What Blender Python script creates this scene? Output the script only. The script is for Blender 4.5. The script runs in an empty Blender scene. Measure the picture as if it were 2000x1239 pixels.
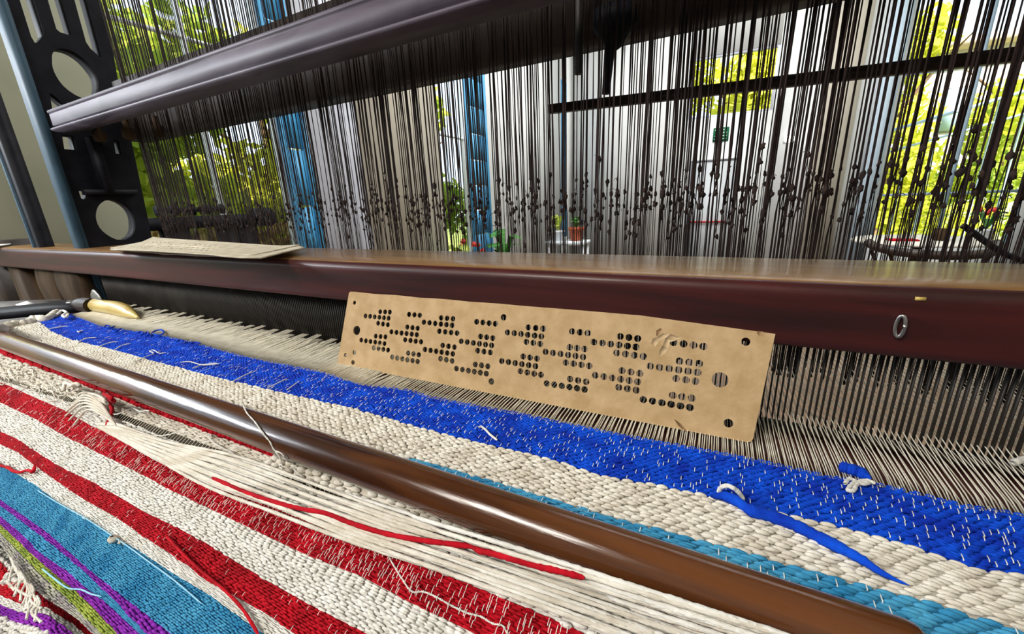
import bpy, bmesh, math, random
import numpy as np
from mathutils import Matrix, Vector
random.seed(7); RNG = np.random.default_rng(7)
S = 0.2                      # metres per design unit (camera height above the cloth)
C = bpy.context.scene.collection
scn = bpy.context.scene

# ---------------------------------------------------------------- camera
CX, CY = 1000.0, 619.5
VX = np.array([-580., 458.]); VZ = np.array([1110., 3300.]); CC = np.array([CX, CY])
FPX = math.sqrt(-np.dot(VX-CC, VZ-CC))
def unit(v): v = np.asarray(v, float); return v/np.linalg.norm(v)
AX = -unit(np.r_[VX-CC, FPX]); AZ = -unit(np.r_[VZ-CC, FPX]); AY = np.cross(AZ, AX)
ROT = np.array([AX, AY, AZ])
EYE = np.array([0, 0, 1.0])
cam = bpy.data.cameras.new('camera'); camo = bpy.data.objects.new('camera', cam); C.objects.link(camo)
M = Matrix(((ROT[0,0], -ROT[0,1], -ROT[0,2], 0), (ROT[1,0], -ROT[1,1], -ROT[1,2], 0),
            (ROT[2,0], -ROT[2,1], -ROT[2,2], S), (0, 0, 0, 1)))
camo.matrix_world = M
cam.sensor_width = 36; cam.lens = FPX/2000*36; cam.clip_start = 0.01; cam.clip_end = 200
scn.camera = camo

# ---------------------------------------------------------------- light
w = bpy.data.worlds.new('sky'); scn.world = w; w.use_nodes = True
bg = w.node_tree.nodes['Background']; bg.inputs[0].default_value = (0.74, 0.87, 1.0, 1); bg.inputs[1].default_value = 1.5
def light(name, kind, loc, target, energy, size=None, size_y=None, color=(1,1,1)):
    l = bpy.data.lights.new(name, kind); l.energy = energy; l.color = color
    if kind == 'AREA':
        l.shape = 'RECTANGLE'; l.size = size*S; l.size_y = (size_y or size)*S
    o = bpy.data.objects.new(name, l); C.objects.link(o)
    o.location = Vector(loc)*S
    o.rotation_euler = (Vector(target)-Vector(loc)).to_track_quat('-Z', 'Y').to_euler()
    return o
sun = light('sun', 'SUN', (20, -20, 40), (0, 0, 0), 10.0, color=(1.0, 0.95, 0.82)); sun.data.angle = 0.02
sun.rotation_euler = Vector((-0.35, 0.62, -0.7)).to_track_quat('-Z', 'Y').to_euler()
light('window_light_left', 'AREA', (-11.6, -2.0, 4.2), (-1, 1.2, 0), 24, 6.0, 1.3, (0.92, 0.96, 1.0))
light('window_light_behind', 'AREA', (-4.5, -6.5, 8.0), (-0.5, 1.2, 0), 36, 4, 3, (1.0, 0.94, 0.85))  # added fill lamp for the loom; the wall behind has no window
light('hall_ceiling_light', 'AREA', (0, 20, 16.5), (0, 21, 0), 190, 16, 20, (1.0, 0.99, 0.97))  # added fill lamp that whitens the hall walls, no real fixture
scn.view_settings.view_transform = 'Standard'; scn.view_settings.look = 'None'
scn.view_settings.gamma = 1; scn.view_settings.use_curve_mapping = False
scn.view_settings.exposure = 0.35

# ---------------------------------------------------------------- pixel -> place
def ray(p): return ROT@np.array([p[0]-CX, p[1]-CY, FPX])
def onZ(p, z=0.): d = ray(p); t = (z-1)/d[2]; return EYE+d*t
def onY(p, y): d = ray(p); return EYE+d*(y/d[1])
def onX(p, x): d = ray(p); return EYE+d*(x/d[0])
YK, SL = 1.0, 0.59           # the cloth kinks at YK and slopes down towards the weaver
def surf(Y):
    Y = np.asarray(Y, float); t = YK-Y
    return -SL*(np.sqrt(t*t+0.0006)+t)/2
def nrm(Y):
    Y = np.asarray(Y, float); f = np.where(Y < YK, 1., 0.)
    n = np.stack([np.zeros_like(f), -SL*f, np.ones_like(f)], -1)
    return n/np.linalg.norm(n, axis=-1, keepdims=True)
def onS(p):
    d = ray(p); t = (-SL*YK-1)/(d[2]-SL*d[1]); return EYE+d*t
RY, RZ, RR = 0.875, 0.071, 0.069       # breast roller axis and radius
def hit(p, lift=0.):
    d = ray(p); a = d[1]**2+d[2]**2; oy = -RY; oz = 1-RZ; r = RR+lift
    b = 2*(oy*d[1]+oz*d[2]); c = oy*oy+oz*oz-r*r; D = b*b-4*a*c
    if D > 0: return EYE+d*((-b-math.sqrt(D))/(2*a))
    q = onZ(p, lift)
    if q[1] > YK: return q
    q = onS(p); return q+nrm(q[1])*lift

# ---------------------------------------------------------------- mesh helpers
class MB:
    def __init__(s): s.v = []; s.f = []; s.n = 0
    def add(s, V, F):
        V = np.asarray(V, float).reshape(-1, 3); s.v.append(V)
        F = np.asarray(F, np.int64); s.f.append((F+s.n)); s.n += len(V); return s
    def box(s, a, b):
        x0,y0,z0 = a; x1,y1,z1 = b
        V = [(x0,y0,z0),(x1,y0,z0),(x1,y1,z0),(x0,y1,z0),(x0,y0,z1),(x1,y0,z1),(x1,y1,z1),(x0,y1,z1)]
        return s.add(V, [(0,3,2,1),(4,5,6,7),(0,1,5,4),(1,2,6,5),(2,3,7,6),(3,0,4,7)])
    def tube(s, P, r, k=6, ref=None):
        P = np.asarray(P, float); m = len(P); r = np.broadcast_to(np.asarray(r, float), (m,))
        T = np.gradient(P, axis=0); T /= np.linalg.norm(T, axis=1, keepdims=True)+1e-12
        up = np.array(ref if ref is not None else ((0,0,1.) if abs(T[:,2]).mean() < .8 else (1.,0,0)))
        A = np.cross(T, up); A /= np.linalg.norm(A, axis=1, keepdims=True)+1e-9; B = np.cross(T, A)
        th = np.arange(k)*2*math.pi/k
        V = P[:,None,:]+r[:,None,None]*(np.cos(th)[None,:,None]*A[:,None,:]+np.sin(th)[None,:,None]*B[:,None,:])
        F = grid_faces(m, k, wrap=True)
        base = s.n
        s.add(V.reshape(-1,3), F)
        s.f.append(np.array([[base+j for j in range(k)]][0:1]) if k == 4 else fan(base, k))
        s.f.append(fan(base+(m-1)*k, k)[:, ::-1] if k != 4 else np.array([[base+(m-1)*k+j for j in (3,2,1,0)]]))
        return s
    def prism(s, prof, x0, x1):
        k = len(prof); V = [(x0,y,z) for y,z in prof]+[(x1,y,z) for y,z in prof]
        b = s.n; s.add(V, [(i,(i+1)%k,k+(i+1)%k,k+i) for i in range(k)])
        s.f.append([[b+i for i in range(k)][::-1]]); s.f.append([[b+k+i for i in range(k)]])
        return s
    def lathe(s, prof, c, axis='z', k=20):
        th = np.arange(k)*2*math.pi/k; V = []
        for r, h in prof:
            a, b = r*np.cos(th), r*np.sin(th)
            if axis == 'z': V.append(np.stack([a, b, np.full(k, h)], 1))
            elif axis == 'x': V.append(np.stack([np.full(k, h), a, b], 1))
            else: V.append(np.stack([a, np.full(k, h), b], 1))
        return s.add(np.concatenate(V)+np.array(c), grid_faces(len(prof), k, True))
    def blob(s, c, r, k=6, jit=.25, sc=(1,1,1)):
        th = np.arange(k)*2*math.pi/k; V = []
        for q in (-.95, -.5, 0, .5, .95):
            rr = math.sqrt(max(0, 1-q*q))+.08
            V.append(np.stack([rr*np.cos(th), rr*np.sin(th), np.full(k, q)], 1))
        V = np.concatenate(V)*(1+jit*(RNG.random((5*k,1))-.5)*2)*r*np.array(sc)
        b = s.n; s.add(V+np.array(c), grid_faces(5, k, True)); s.f.append(fan(b, k)); s.f.append(fan(b+4*k, k)[:, ::-1]); return s
    def mesh(s, name, off=(0,0,0)):
        me = bpy.data.meshes.new(name)
        V = (np.concatenate(s.v)*S-np.array(off)) if s.v else np.zeros((0,3))
        loops = []; starts = []; tot = []; n = 0
        for F in s.f:
            F = np.asarray(F, np.int64)
            if F.size == 0: continue
            m, k = F.shape; loops.append(F.ravel()); starts.append(n+np.arange(m)*k); tot.append(np.full(m, k)); n += m*k
        me.vertices.add(len(V)); me.vertices.foreach_set('co', V.ravel().astype(np.float32))
        L = np.concatenate(loops).astype(np.int32); me.loops.add(len(L)); me.loops.foreach_set('vertex_index', L)
        st = np.concatenate(starts).astype(np.int32); me.polygons.add(len(st))
        me.polygons.foreach_set('loop_start', st); me.polygons.foreach_set('loop_total', np.concatenate(tot).astype(np.int32))
        me.update(calc_edges=True); me.validate(); return me
def grid_faces(m, k, wrap=False):
    kk = k if wrap else k-1
    i = np.repeat(np.arange(m-1), kk); j = np.tile(np.arange(kk), m-1); j2 = (j+1) % k
    return np.stack([i*k+j, i*k+j2, (i+1)*k+j2, (i+1)*k+j], 1)
def fan(b, k): return np.array([[b, b+j, b+j+1] for j in range(1, k-1)])

OFF = {}
def link(name, me, m, parent=None, smooth=False, kind=None, label=None):
    o = bpy.data.objects.new(name, me); C.objects.link(o)
    if m is not None: me.materials.append(m)
    if smooth: me.polygons.foreach_set('use_smooth', [True]*len(me.polygons))
    if parent is not None: o.parent = parent
    if kind: o['kind'] = kind
    if label: o['label'] = label
    return o
def rootof(o):
    while o.parent: o = o.parent
    return o
def part(name, mb, m, parent, smooth=False, kind=None, label=None):
    me = mb.mesh(name, tuple(rootof(parent).location)); return link(name, me, m, parent, smooth, kind, label)
def thing(name, label, cat, loc=(0,0,0), group=None, kind=None):
    o = bpy.data.objects.new(name, None); C.objects.link(o); o.location = Vector([float(c) for c in loc])*S; o.empty_display_size = .02
    o['label'] = label; o['category'] = cat
    if group: o['group'] = group
    if kind: o['kind'] = kind
    return o
def solo(name, mb, m, label, cat, group=None, smooth=False, kind=None):
    V = np.concatenate(mb.v); c = (V.min(0)+V.max(0))/2; c[2] = V[:,2].min(); loc = c*S
    o = link(name, mb.mesh(name, tuple(loc)), m, None, smooth, kind); o.location = loc
    o['label'] = label; o['category'] = cat
    if group: o['group'] = group
    return o
def struct(name, mb, m, label=None, parent=None):
    o = link(name, mb.mesh(name), m, parent); 
    if parent is None: o['kind'] = 'structure'
    if label: o['label'] = label
    return o
def bevel(o, wd=.01, seg=3, ang=.6):
    b = o.modifiers.new('bevel', 'BEVEL'); b.width = wd*S; b.segments = seg; b.limit_method = 'ANGLE'; b.angle_limit = ang
    o.data.polygons.foreach_set('use_smooth', [True]*len(o.data.polygons)); return o

# ---------------------------------------------------------------- materials
def mat(name, col, rough=.6, metal=0., col2=None, scale=(20,20,20), detail=4, bump=0., bscale=None, coat=0., sheen=0., trans=0., emit=None, spec=.5, wave=False, ramp=(.35,.65), dist=0., alpha=1.):
    m = bpy.data.materials.new(name); m.use_nodes = True; nt = m.node_tree; N = nt.nodes; b = N['Principled BSDF']
    b.inputs['Base Color'].default_value = (*col, 1); b.inputs['Roughness'].default_value = rough; b.inputs['Metallic'].default_value = metal
    b.inputs['Coat Weight'].default_value = coat; b.inputs['Coat Roughness'].default_value = .12
    b.inputs['Sheen Weight'].default_value = sheen; b.inputs['Specular IOR Level'].default_value = spec
    b.inputs['Transmission Weight'].default_value = trans
    if emit: b.inputs['Emission Color'].default_value = (*emit[0], 1); b.inputs['Emission Strength'].default_value = emit[1]
    tc = N.new('ShaderNodeTexCoord'); mp = N.new('ShaderNodeMapping'); mp.inputs['Scale'].default_value = scale
    nt.links.new(tc.outputs['Object'], mp.inputs[0])
    nz = N.new('ShaderNodeTexNoise'); nz.inputs['Scale'].default_value = 1; nz.inputs['Detail'].default_value = detail; nz.inputs['Distortion'].default_value = dist
    nt.links.new(mp.outputs[0], nz.inputs['Vector'])
    if col2 is not None:
        r = N.new('ShaderNodeValToRGB'); r.color_ramp.elements[0].color = (*col, 1); r.color_ramp.elements[1].color = (*col2, 1)
        r.color_ramp.elements[0].position, r.color_ramp.elements[1].position = ramp
        nt.links.new(nz.outputs[0], r.inputs[0]); nt.links.new(r.outputs[0], b.inputs['Base Color'])
    if bump:
        bp = N.new('ShaderNodeBump'); bp.inputs['Strength'].default_value = bump; bp.inputs['Distance'].default_value = .002
        n2 = nz
        if bscale:
            m2 = N.new('ShaderNodeMapping'); m2.inputs['Scale'].default_value = bscale; nt.links.new(tc.outputs['Object'], m2.inputs[0])
            n2 = N.new('ShaderNodeTexNoise'); n2.inputs['Scale'].default_value = 1; n2.inputs['Detail'].default_value = 5; nt.links.new(m2.outputs[0], n2.inputs['Vector'])
        nt.links.new(n2.outputs[0], bp.inputs['Height']); nt.links.new(bp.outputs[0], b.inputs['Normal'])
    return m
yk = dict(rough=.85, bump=.55, bscale=(350,1400,1400), sheen=.0, scale=(60,60,60), spec=.2)
M_blue = mat('royal_blue_yarn', (.001,.028,.42), col2=(.002,.085,.72), **yk)
M_cream = mat('cream_yarn', (.66,.60,.50), col2=(.86,.82,.73), **yk)
M_white = mat('white_yarn', (.74,.72,.66), col2=(.90,.88,.83), **yk)
M_red = mat('red_yarn', (.36,.001,.008), col2=(.60,.004,.018), **yk)
M_lblue = mat('light_blue_yarn', (.025,.23,.46), col2=(.08,.38,.62), **yk)
M_purple = mat('purple_yarn', (.19,.012,.34), col2=(.33,.03,.50), **yk)
M_green = mat('lime_yarn', (.22,.30,.04), col2=(.42,.50,.08), **yk)
M_grey = mat('grey_lilac_yarn', (.34,.30,.31), col2=(.52,.52,.42), **yk)
M_warp = mat('warp_cotton', (.70,.66,.54), col2=(.85,.80,.68), rough=.8, scale=(80,80,80))
M_cord = mat('dark_harness_cord', (.009,.004,.004), col2=(.022,.010,.008), rough=.8, scale=(30,30,60), spec=.3)
M_knot = mat('knotted_cord', (.008,.003,.003), col2=(.03,.013,.008), rough=.9, scale=(60,60,60), bump=.8)
M_batten = mat('varnished_red_brown_wood', (.018,.003,.003), col2=(.065,.007,.006), rough=.46, scale=(2.2,30,30), detail=6, coat=.10, spec=.35, bump=.10, bscale=(14,190,190), dist=1.2)
M_battop = mat('worn_brown_wood', (.15,.065,.016), col2=(.27,.14,.035), rough=.36, scale=(4,40,40), detail=6, coat=.15, bump=.08, bscale=(14,160,160), dist=1.5)
M_roller = mat('polished_brown_wood', (.13,.042,.010), col2=(.035,.010,.004), rough=.20, scale=(2.5,28,28), detail=8, coat=.2, bump=.16, bscale=(22,260,260), dist=1.5)
M_beam = mat('grey_violet_worn_wood', (.055,.043,.062), col2=(.115,.095,.125), rough=.55, scale=(6,22,22), detail=7, coat=.0, spec=.3, bump=.12, bscale=(12,150,150), dist=1.0)  # dark wood with the lilac window sheen put into its base colour
M_dark = mat('blackened_wood', (.012,.007,.005), col2=(.03,.016,.01), rough=.55, scale=(5,30,30), bump=.2)
M_iron = mat('black_painted_iron', (.004,.004,.007), col2=(.010,.010,.015), rough=.6, scale=(30,30,30), spec=.15)
M_ironblue = mat('blue_grey_painted_iron', (.016,.042,.07), col2=(.03,.07,.105), rough=.6, spec=.25, scale=(14,14,14))  # black iron with the bluish light on its front put into the colour
M_metal = mat('worn_steel', (.35,.33,.32), rough=.3, metal=1., col2=(.5,.48,.46))
M_dent = mat('dark_reed_steel', (.018,.014,.012), rough=.5, metal=.3, col2=(.04,.034,.03))
M_race = mat('maroon_race_board', (.045,.010,.012), col2=(.11,.03,.025), rough=.35, scale=(3,30,30))
M_card = mat('tan_punched_cardboard', (.42,.275,.125), col2=(.52,.355,.185), rough=.8, scale=(60,60,60), detail=8, bump=.28, bscale=(260,260,260))
M_card2 = mat('worn_kraft_cardboard', (.42,.36,.25), col2=(.56,.50,.38), rough=.85, scale=(50,50,50), detail=8, bump=.3)
M_cardedge = mat('torn_card_flake', (.47,.325,.17), col2=(.56,.40,.23), rough=.9)
M_oldwood = mat('old_brown_wood', (.035,.02,.010), col2=(.075,.045,.022), rough=.7, spec=.15, scale=(30,30,6), bump=.3)
M_ywood = mat('yellow_varnished_handle', (.50,.34,.06), col2=(.72,.56,.20), rough=.35, coat=.4, scale=(12,60,60))
M_plank = mat('grey_plank', (.16,.14,.13), col2=(.28,.26,.24), rough=.5, scale=(6,40,40))
M_paper = mat('white_paper', (.80,.78,.74), rough=.8)

# ---------------------------------------------------------------- room
W_L, W_R, W_B, W_F, FL, CE = -12., 17., 36., -14., -6., 18.
M_wgrey = mat('greenish_grey_wall', (.33,.34,.25), col2=(.40,.40,.30), rough=.9, scale=(3,3,3), bump=.1, bscale=(60,60,60))
M_wwhite = mat('white_wall', (.78,.80,.80), col2=(.85,.86,.85), rough=.9, scale=(1.5,1.5,1.5))
M_wbeige = mat('beige_wall', (.50,.46,.38), col2=(.58,.53,.45), rough=.9, scale=(1.5,1.5,1.5))
M_floor = mat('brown_floor', (.16,.09,.05), col2=(.24,.15,.09), rough=.5, scale=(3,3,3))
M_frameb = mat('blue_window_paint', (.05,.32,.62), col2=(.10,.42,.72), rough=.5, scale=(4,4,4))
M_framew = mat('white_window_paint', (.78,.82,.86), rough=.5)
M_lilac = mat('lilac_white_panel', (.66,.68,.80), col2=(.76,.78,.87), rough=.9, scale=(2,2,2))
struct('floor', MB().box((W_L-.5, W_F, FL-.3), (W_R+.5, W_B+.5, FL)), M_floor)
struct('ceiling', MB().box((W_L-.5, W_F, CE), (W_R+.5, W_B+.5, CE+.3)), M_wwhite)
struct('wall_front', MB().box((W_L-.5, W_F-.5, FL), (W_R+.5, W_F, CE)), M_wwhite)
struct('wall_right', MB().box((W_R, W_F, FL), (W_R+.5, W_B, CE)), M_wwhite)
def wl(name, y0, y1, z0, z1, m, t=.5): return struct(name, MB().box((W_L-t, y0, z0), (W_L, y1, z1)), m)
# left wall, pieces between its openings
wl('wall_left', 1.6, 4.7, FL, CE, M_wgrey)
wl('wall_left', W_F, -7.5, FL, CE, M_wgrey)
wl('wall_left', -7.5, 1.6, FL, 1.0, M_wgrey); wl('wall_left', -7.5, 1.6, 7, CE, M_wgrey)
wl('wall_left', 4.7, 8.6, FL, -.6, M_wwhite); wl('wall_left', 4.7, 8.6, 10, CE, M_wwhite)
wl('wall_left', 9.5, 11.7, FL, CE, M_lilac)
wl('wall_left', 11.7, 16.6, FL, CE, M_wbeige)
wl('wall_left', 16.6, 21.2, FL, -2.2, M_wwhite); wl('wall_left', 16.6, 21.2, 10, CE, M_wwhite)
wl('wall_left', 21.2, 33.2, FL, CE, M_wwhite); wl('wall_left', 8.6, 9.5, 10, CE, M_wwhite)
wl('wall_left', 33.2, 34.6, 10, CE, M_wwhite); wl('wall_left', 34.6, W_B, FL, CE, M_wwhite); wl('wall_left', 33.2, 34.6, FL, -2.2, M_wwhite)
def win_left(n, y0, y1, z0, z1, m, ys, zs, label, tw=.14):
    t = thing('window_%d' % n, label, 'window', (W_L-.25, (y0+y1)/2, z0), kind='structure')
    mb = MB(); 
    for a, b, c, d in ((y0,y0+tw,z0,z1),(y1-tw,y1,z0,z1),(y0+tw,y1-tw,z0,z0+tw),(y0+tw,y1-tw,z1-tw,z1)): mb.box((W_L-.4,a,c),(W_L-.1,b,d))
    part('window_frame', mb, m, t)
    for y in ys: part('mullion', MB().box((W_L-.35,y-tw*.4,z0+tw),(W_L-.15,y+tw*.4,z1-tw)), m, t)
    for z in zs: part('transom', MB().box((W_L-.33,y0+tw,z-tw*.35),(W_L-.17,y1-tw,z+tw*.35)), m, t)
    del t['category']; return t
win_left(1, 4.7, 8.6, -.6, 10, M_framew, (6.6,), (5.2,), 'tall garden window behind the harness cords, nearest the iron side frame', .09)
win_left(2, 16.6, 19.1, -2.2, 10, M_framew, (), (4.2,), 'narrow garden window behind the flower pots')
win_left(3, -7.5, 1.6, 1.0, 7, M_framew, (-3,), (), 'window on the weaver side of the left wall')
# blue painted shutters / doors along the left wall
def shutter(y0, y1, z0, z1, label, nm='blue_shutter'):
    t = thing(nm, label, 'shutter', (W_L-.1, (y0+y1)/2, z0), group='blue shutters on the left wall')
    part('shutter_frame', MB().box((W_L-.2,y0,z0),(W_L,y0+.16,z1)).box((W_L-.2,y1-.16,z0),(W_L,y1,z1)).box((W_L-.2,y0+.16,z1-.2),(W_L,y1-.16,z1)).box((W_L-.2,y0+.16,z0),(W_L,y1-.16,z0+.2)), M_frameb, t)
    nz = 9
    for i in range(nz):
        a = z0+.2+(z1-z0-.4)*i/nz; b = z0+.2+(z1-z0-.4)*(i+1)/nz-.06
        part('shutter_board', MB().box((W_L-.16,y0+.16,a),(W_L-.06,y1-.16,b)), M_frameb, t)
shutter(8.6, 9.5, FL, 10, 'narrow blue shutter at the right side of the tall garden window')
shutter(19.1, 21.2, -2.2, 10, 'wide blue shutter behind the large potted plant')
shutter(33.2, 34.6, -2.2, 10, 'farthest blue shutter, beside the white back wall')
# back wall with clerestory window and large right-hand window
def onB(p): q = onY(p, W_B); return q[0], q[2]
px0, pz1 = onB((1350,115)); px1, _ = onB((1524,100)); _, pz0 = onB((1425,225))
gx0, gx1, gz0, gz1 = 9.4, 16.2, -3.0, 15.
def wb(a, b, c, d, m=None): return struct('wall_back', MB().box((a, W_B, c), (b, W_B+.6, d)), m or M_wwhite)
wb(W_L, px0, FL, CE); wb(px0, px1, FL, pz0); wb(px0, px1, pz1, CE); wb(px1, gx0, FL, CE); wb(gx0, gx1, FL, gz0); wb(gx0, gx1, gz1, CE); wb(gx1, W_R, FL, CE)
def win_back(n, x0, x1, z0, z1, xs, zs, m, label, tw=.16):
    t = thing('window_%d' % n, label, 'window', ((x0+x1)/2, W_B+.3, z0), kind='structure'); mb = MB()
    for a, b, c, d in ((x0,x0+tw,z0,z1),(x1-tw,x1,z0,z1),(x0+tw,x1-tw,z0,z0+tw),(x0+tw,x1-tw,z1-tw,z1)): mb.box((a,W_B+.1,c),(b,W_B+.4,d))
    part('window_frame', mb, m, t)
    for x in xs: part('mullion', MB().box((x-tw*.5,W_B+.15,z0+tw),(x+tw*.5,W_B+.35,z1-tw)), m, t)
    for z in zs: part('transom', MB().box((x0+tw,W_B+.17,z-tw*.5),(x1-tw,W_B+.33,z+tw*.5)), m, t)
    del t['category']
win_back(4, px0, px1, pz0, pz1, (), (), M_lilac, 'high window full of yellow green foliage in the back wall')
M_frameg = mat('blue_grey_window_paint', (.35,.47,.60), rough=.5)
win_back(5, gx0, gx1, gz0, gz1, (12.9,), (7.6, .4), M_frameg, 'large blue grey window behind the round table')
# pilaster and beige strips on the back wall
struct('trim_1', MB().box((5.4, W_B-.5, FL), (7.3, W_B, CE)), M_wbeige)
struct('trim_2', MB().box((8.3, W_B-.35, FL), (9.2, W_B, CE)), mat('pale_blue_trim', (.55,.68,.80), rough=.6))
# door in the back wall
dx0, dz1 = onB((1352,318)); dx1, _ = onB((1443,313))
t = thing('door_1', 'pale grey door with a red push bar in the back wall', 'door', ((dx0+dx1)/2, W_B, FL), kind='structure'); del t['category']
M_dgrey = mat('pale_grey_door', (.60,.63,.66), rough=.6); M_dline = mat('grey_door_frame', (.20,.21,.24), rough=.6)
part('door_leaf', MB().box((dx0, W_B-.1, FL), (dx1, W_B, dz1)), M_dgrey, t)
part('door_frame', MB().box((dx0-.12, W_B-.16, FL), (dx0, W_B, dz1+.12)).box((dx1, W_B-.16, FL), (dx1+.12, W_B, dz1+.12)).box((dx0, W_B-.16, dz1), (dx1, W_B, dz1+.12)), M_dline, t)
bz = onB((1385,433))[1]
part('push_bar', MB().box((dx0+.1, W_B-.3, bz-.06), (dx1-.4, W_B-.2, bz+.06)).box((dx0+.15, W_B-.2, bz-.05), (dx0+.25, W_B-.1, bz+.05)).box((dx1-.55, W_B-.2, bz-.05), (dx1-.45, W_B-.1, bz+.05)), mat('red_bar', (.55,.01,.02), rough=.4), t, label='red push bar')
# exit sign
ex0, ez1 = onB((1394,251)); ex1, ez0 = onB((1422,275))
t = thing('exit_sign', 'small green sign with white marks above the grey door', 'sign', ((ex0+ex1)/2, W_B-.06, ez0))
part('sign_plate', MB().box((ex0, W_B-.08, ez0), (ex1, W_B-.002, ez1)), mat('green_sign', (.0,.13,.05), rough=.5), t)
mb = MB()
for r_ in range(4):
    zz = ez0+(ez1-ez0)*(.14+.22*r_)
    for k in range(5):
        if (r_, k) in ((3,4),(2,0)): continue
        xx = ex0+(ex1-ex0)*(.10+.17*k); mb.box((xx, W_B-.10, zz), (xx+(ex1-ex0)*.10, W_B-.081, zz+(ez1-ez0)*.07))
part('white_mark', mb, M_paper, t)
# bright wall lamp
lx, lz = onB((1541,273))
t = thing('wall_lamp', 'small bright white lamp on the back wall beside the pilaster', 'lamp', (lx, W_B-.2, lz))
part('lamp_base', MB().box((lx-.35, W_B-.12, lz-.18), (lx+.35, W_B-.005, lz+.22)), M_framew, t)
part('lamp_globe', MB().lathe([(.02,-.3),(.14,-.27),(.22,-.15),(.22,.15),(.14,.27),(.02,.3)], (lx, W_B-.34, lz), 'x', 14), mat('lit_lamp', (1,1,1), emit=((1,.98,.95), 5)), t, True)

# ---------------------------------------------------------------- outside
M_grass = mat('sunny_grass', (.20,.28,.03), col2=(.42,.46,.08), rough=.9, scale=(1.2,1.2,1.2), detail=8)
M_leafs = [mat('yellow_green_leaves', (.50,.54,.03), col2=(.85,.82,.14), rough=.6, scale=(2,2,2), detail=6, trans=0.),
           mat('green_leaves', (.22,.34,.03), col2=(.62,.66,.09), rough=.6, scale=(2,2,2), detail=6),
           mat('russet_leaves', (.30,.16,.06), col2=(.62,.50,.20), rough=.6, scale=(2,2,2), detail=6)]
for _m in M_leafs:      # leaves let sunlight through
    _nt = _m.node_tree; _b = _nt.nodes['Principled BSDF']; _t = _nt.nodes.new('ShaderNodeBsdfTranslucent'); _x = _nt.nodes.new('ShaderNodeMixShader'); _x.inputs[0].default_value = .45
    _nt.links.new(_b.inputs['Base Color'].links[0].from_socket, _t.inputs[0]); _nt.links.new(_b.outputs[0], _x.inputs[1]); _nt.links.new(_t.outputs[0], _x.inputs[2]); _nt.links.new(_x.outputs[0], _nt.nodes['Material Output'].inputs[0])
M_bark = mat('bark', (.16,.09,.05), col2=(.28,.19,.12), rough=.9, scale=(20,20,4), bump=.5)
struct('ground', MB().box((-120, -30, FL-.8), (120, 140, FL-.35)), M_grass)
def tree(x, y, h, rad, mi, label, n=2600, low=0.):
    t = thing('tree', label, 'tree', (x, y, FL-.35), group=None)
    tr = MB().tube([(x,y,FL-.35),(x+.3,y+.1,FL+h*.25),(x-.1,y+.3,FL+h*.55),(x+.2,y,FL+h*.8)], [.55,.42,.28,.1], 8)
    part('trunk', tr, M_bark, t, True)
    for k in range(4):
        a = k*1.7+x; b = MB().tube([(x,y,FL+h*(.3+.1*k)),(x+math.cos(a)*rad*.4,y+math.sin(a)*rad*.4,FL+h*(.45+.1*k)),(x+math.cos(a)*rad*.8,y+math.sin(a)*rad*.8,FL+h*(.5+.12*k))],[.2,.13,.04],6)
        part('branch', b, M_bark, t, True)
    nb = 16; cs = RNG.normal(size=(nb,3))*np.array([rad*.5, rad*.5, h*.22])+np.array([x, y, FL+h*(.55-low)])
    i = RNG.integers(0, nb, n); p = RNG.normal(size=(n,3)); p /= np.linalg.norm(p,axis=1,keepdims=True); p = cs[i]+p*rad*.42*RNG.random((n,1))**.4
    sz = .22+.30*RNG.random((n,1)); u_ = RNG.normal(size=(n,3)); u_ /= np.linalg.norm(u_,axis=1,keepdims=True); v_ = np.cross(u_, RNG.normal(size=(n,3))); v_ /= np.linalg.norm(v_,axis=1,keepdims=True)
    V = np.stack([p-u_*sz, p+v_*sz*.5, p+u_*sz, p-v_*sz*.5], 1).reshape(-1,3)
    part('foliage', MB().add(V, np.arange(4*n).reshape(n,4)), M_leafs[mi], t, kind='stuff')
tree(-19, 3.5, 15, 4.2, 0, 'yellow green tree outside the tall garden window, nearest the iron side frame', 6000, .12)
tree(-22, 9.5, 17, 5.0, 1, 'green tree outside the tall garden window, behind the yellow one', 6500, .15)
tree(-18.5, 7.2, 8, 2.6, 2, 'low russet bush tree close outside the tall garden window', 2600, .1)
tree(-24, 16, 17, 5.0, 0, 'yellow green tree left of the narrow garden window', 4200, .15)
tree(-23, 26, 14, 5.0, 1, 'green tree behind the narrow garden window', 5200, .15)
tree(-32, 7.5, 20, 6.5, 0, 'tall yellow green tree farthest behind the garden window', 6500, .18)
tree(-21, -3.5, 14, 4.6, 0, 'yellow green tree outside the window on the weaver side', 4200, .12)
tree(1.0, 52, 33, 6.5, 0, 'yellow green tree filling the high window of the back wall', 9000, 0.)
tree(13, 50, 21, 5.2, 0, 'yellow green tree at the left of the large blue grey window', 4200, .2)
tree(23, 55, 20, 5.5, 1, 'green tree at the right of the large blue grey window', 4200, .2)
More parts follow.
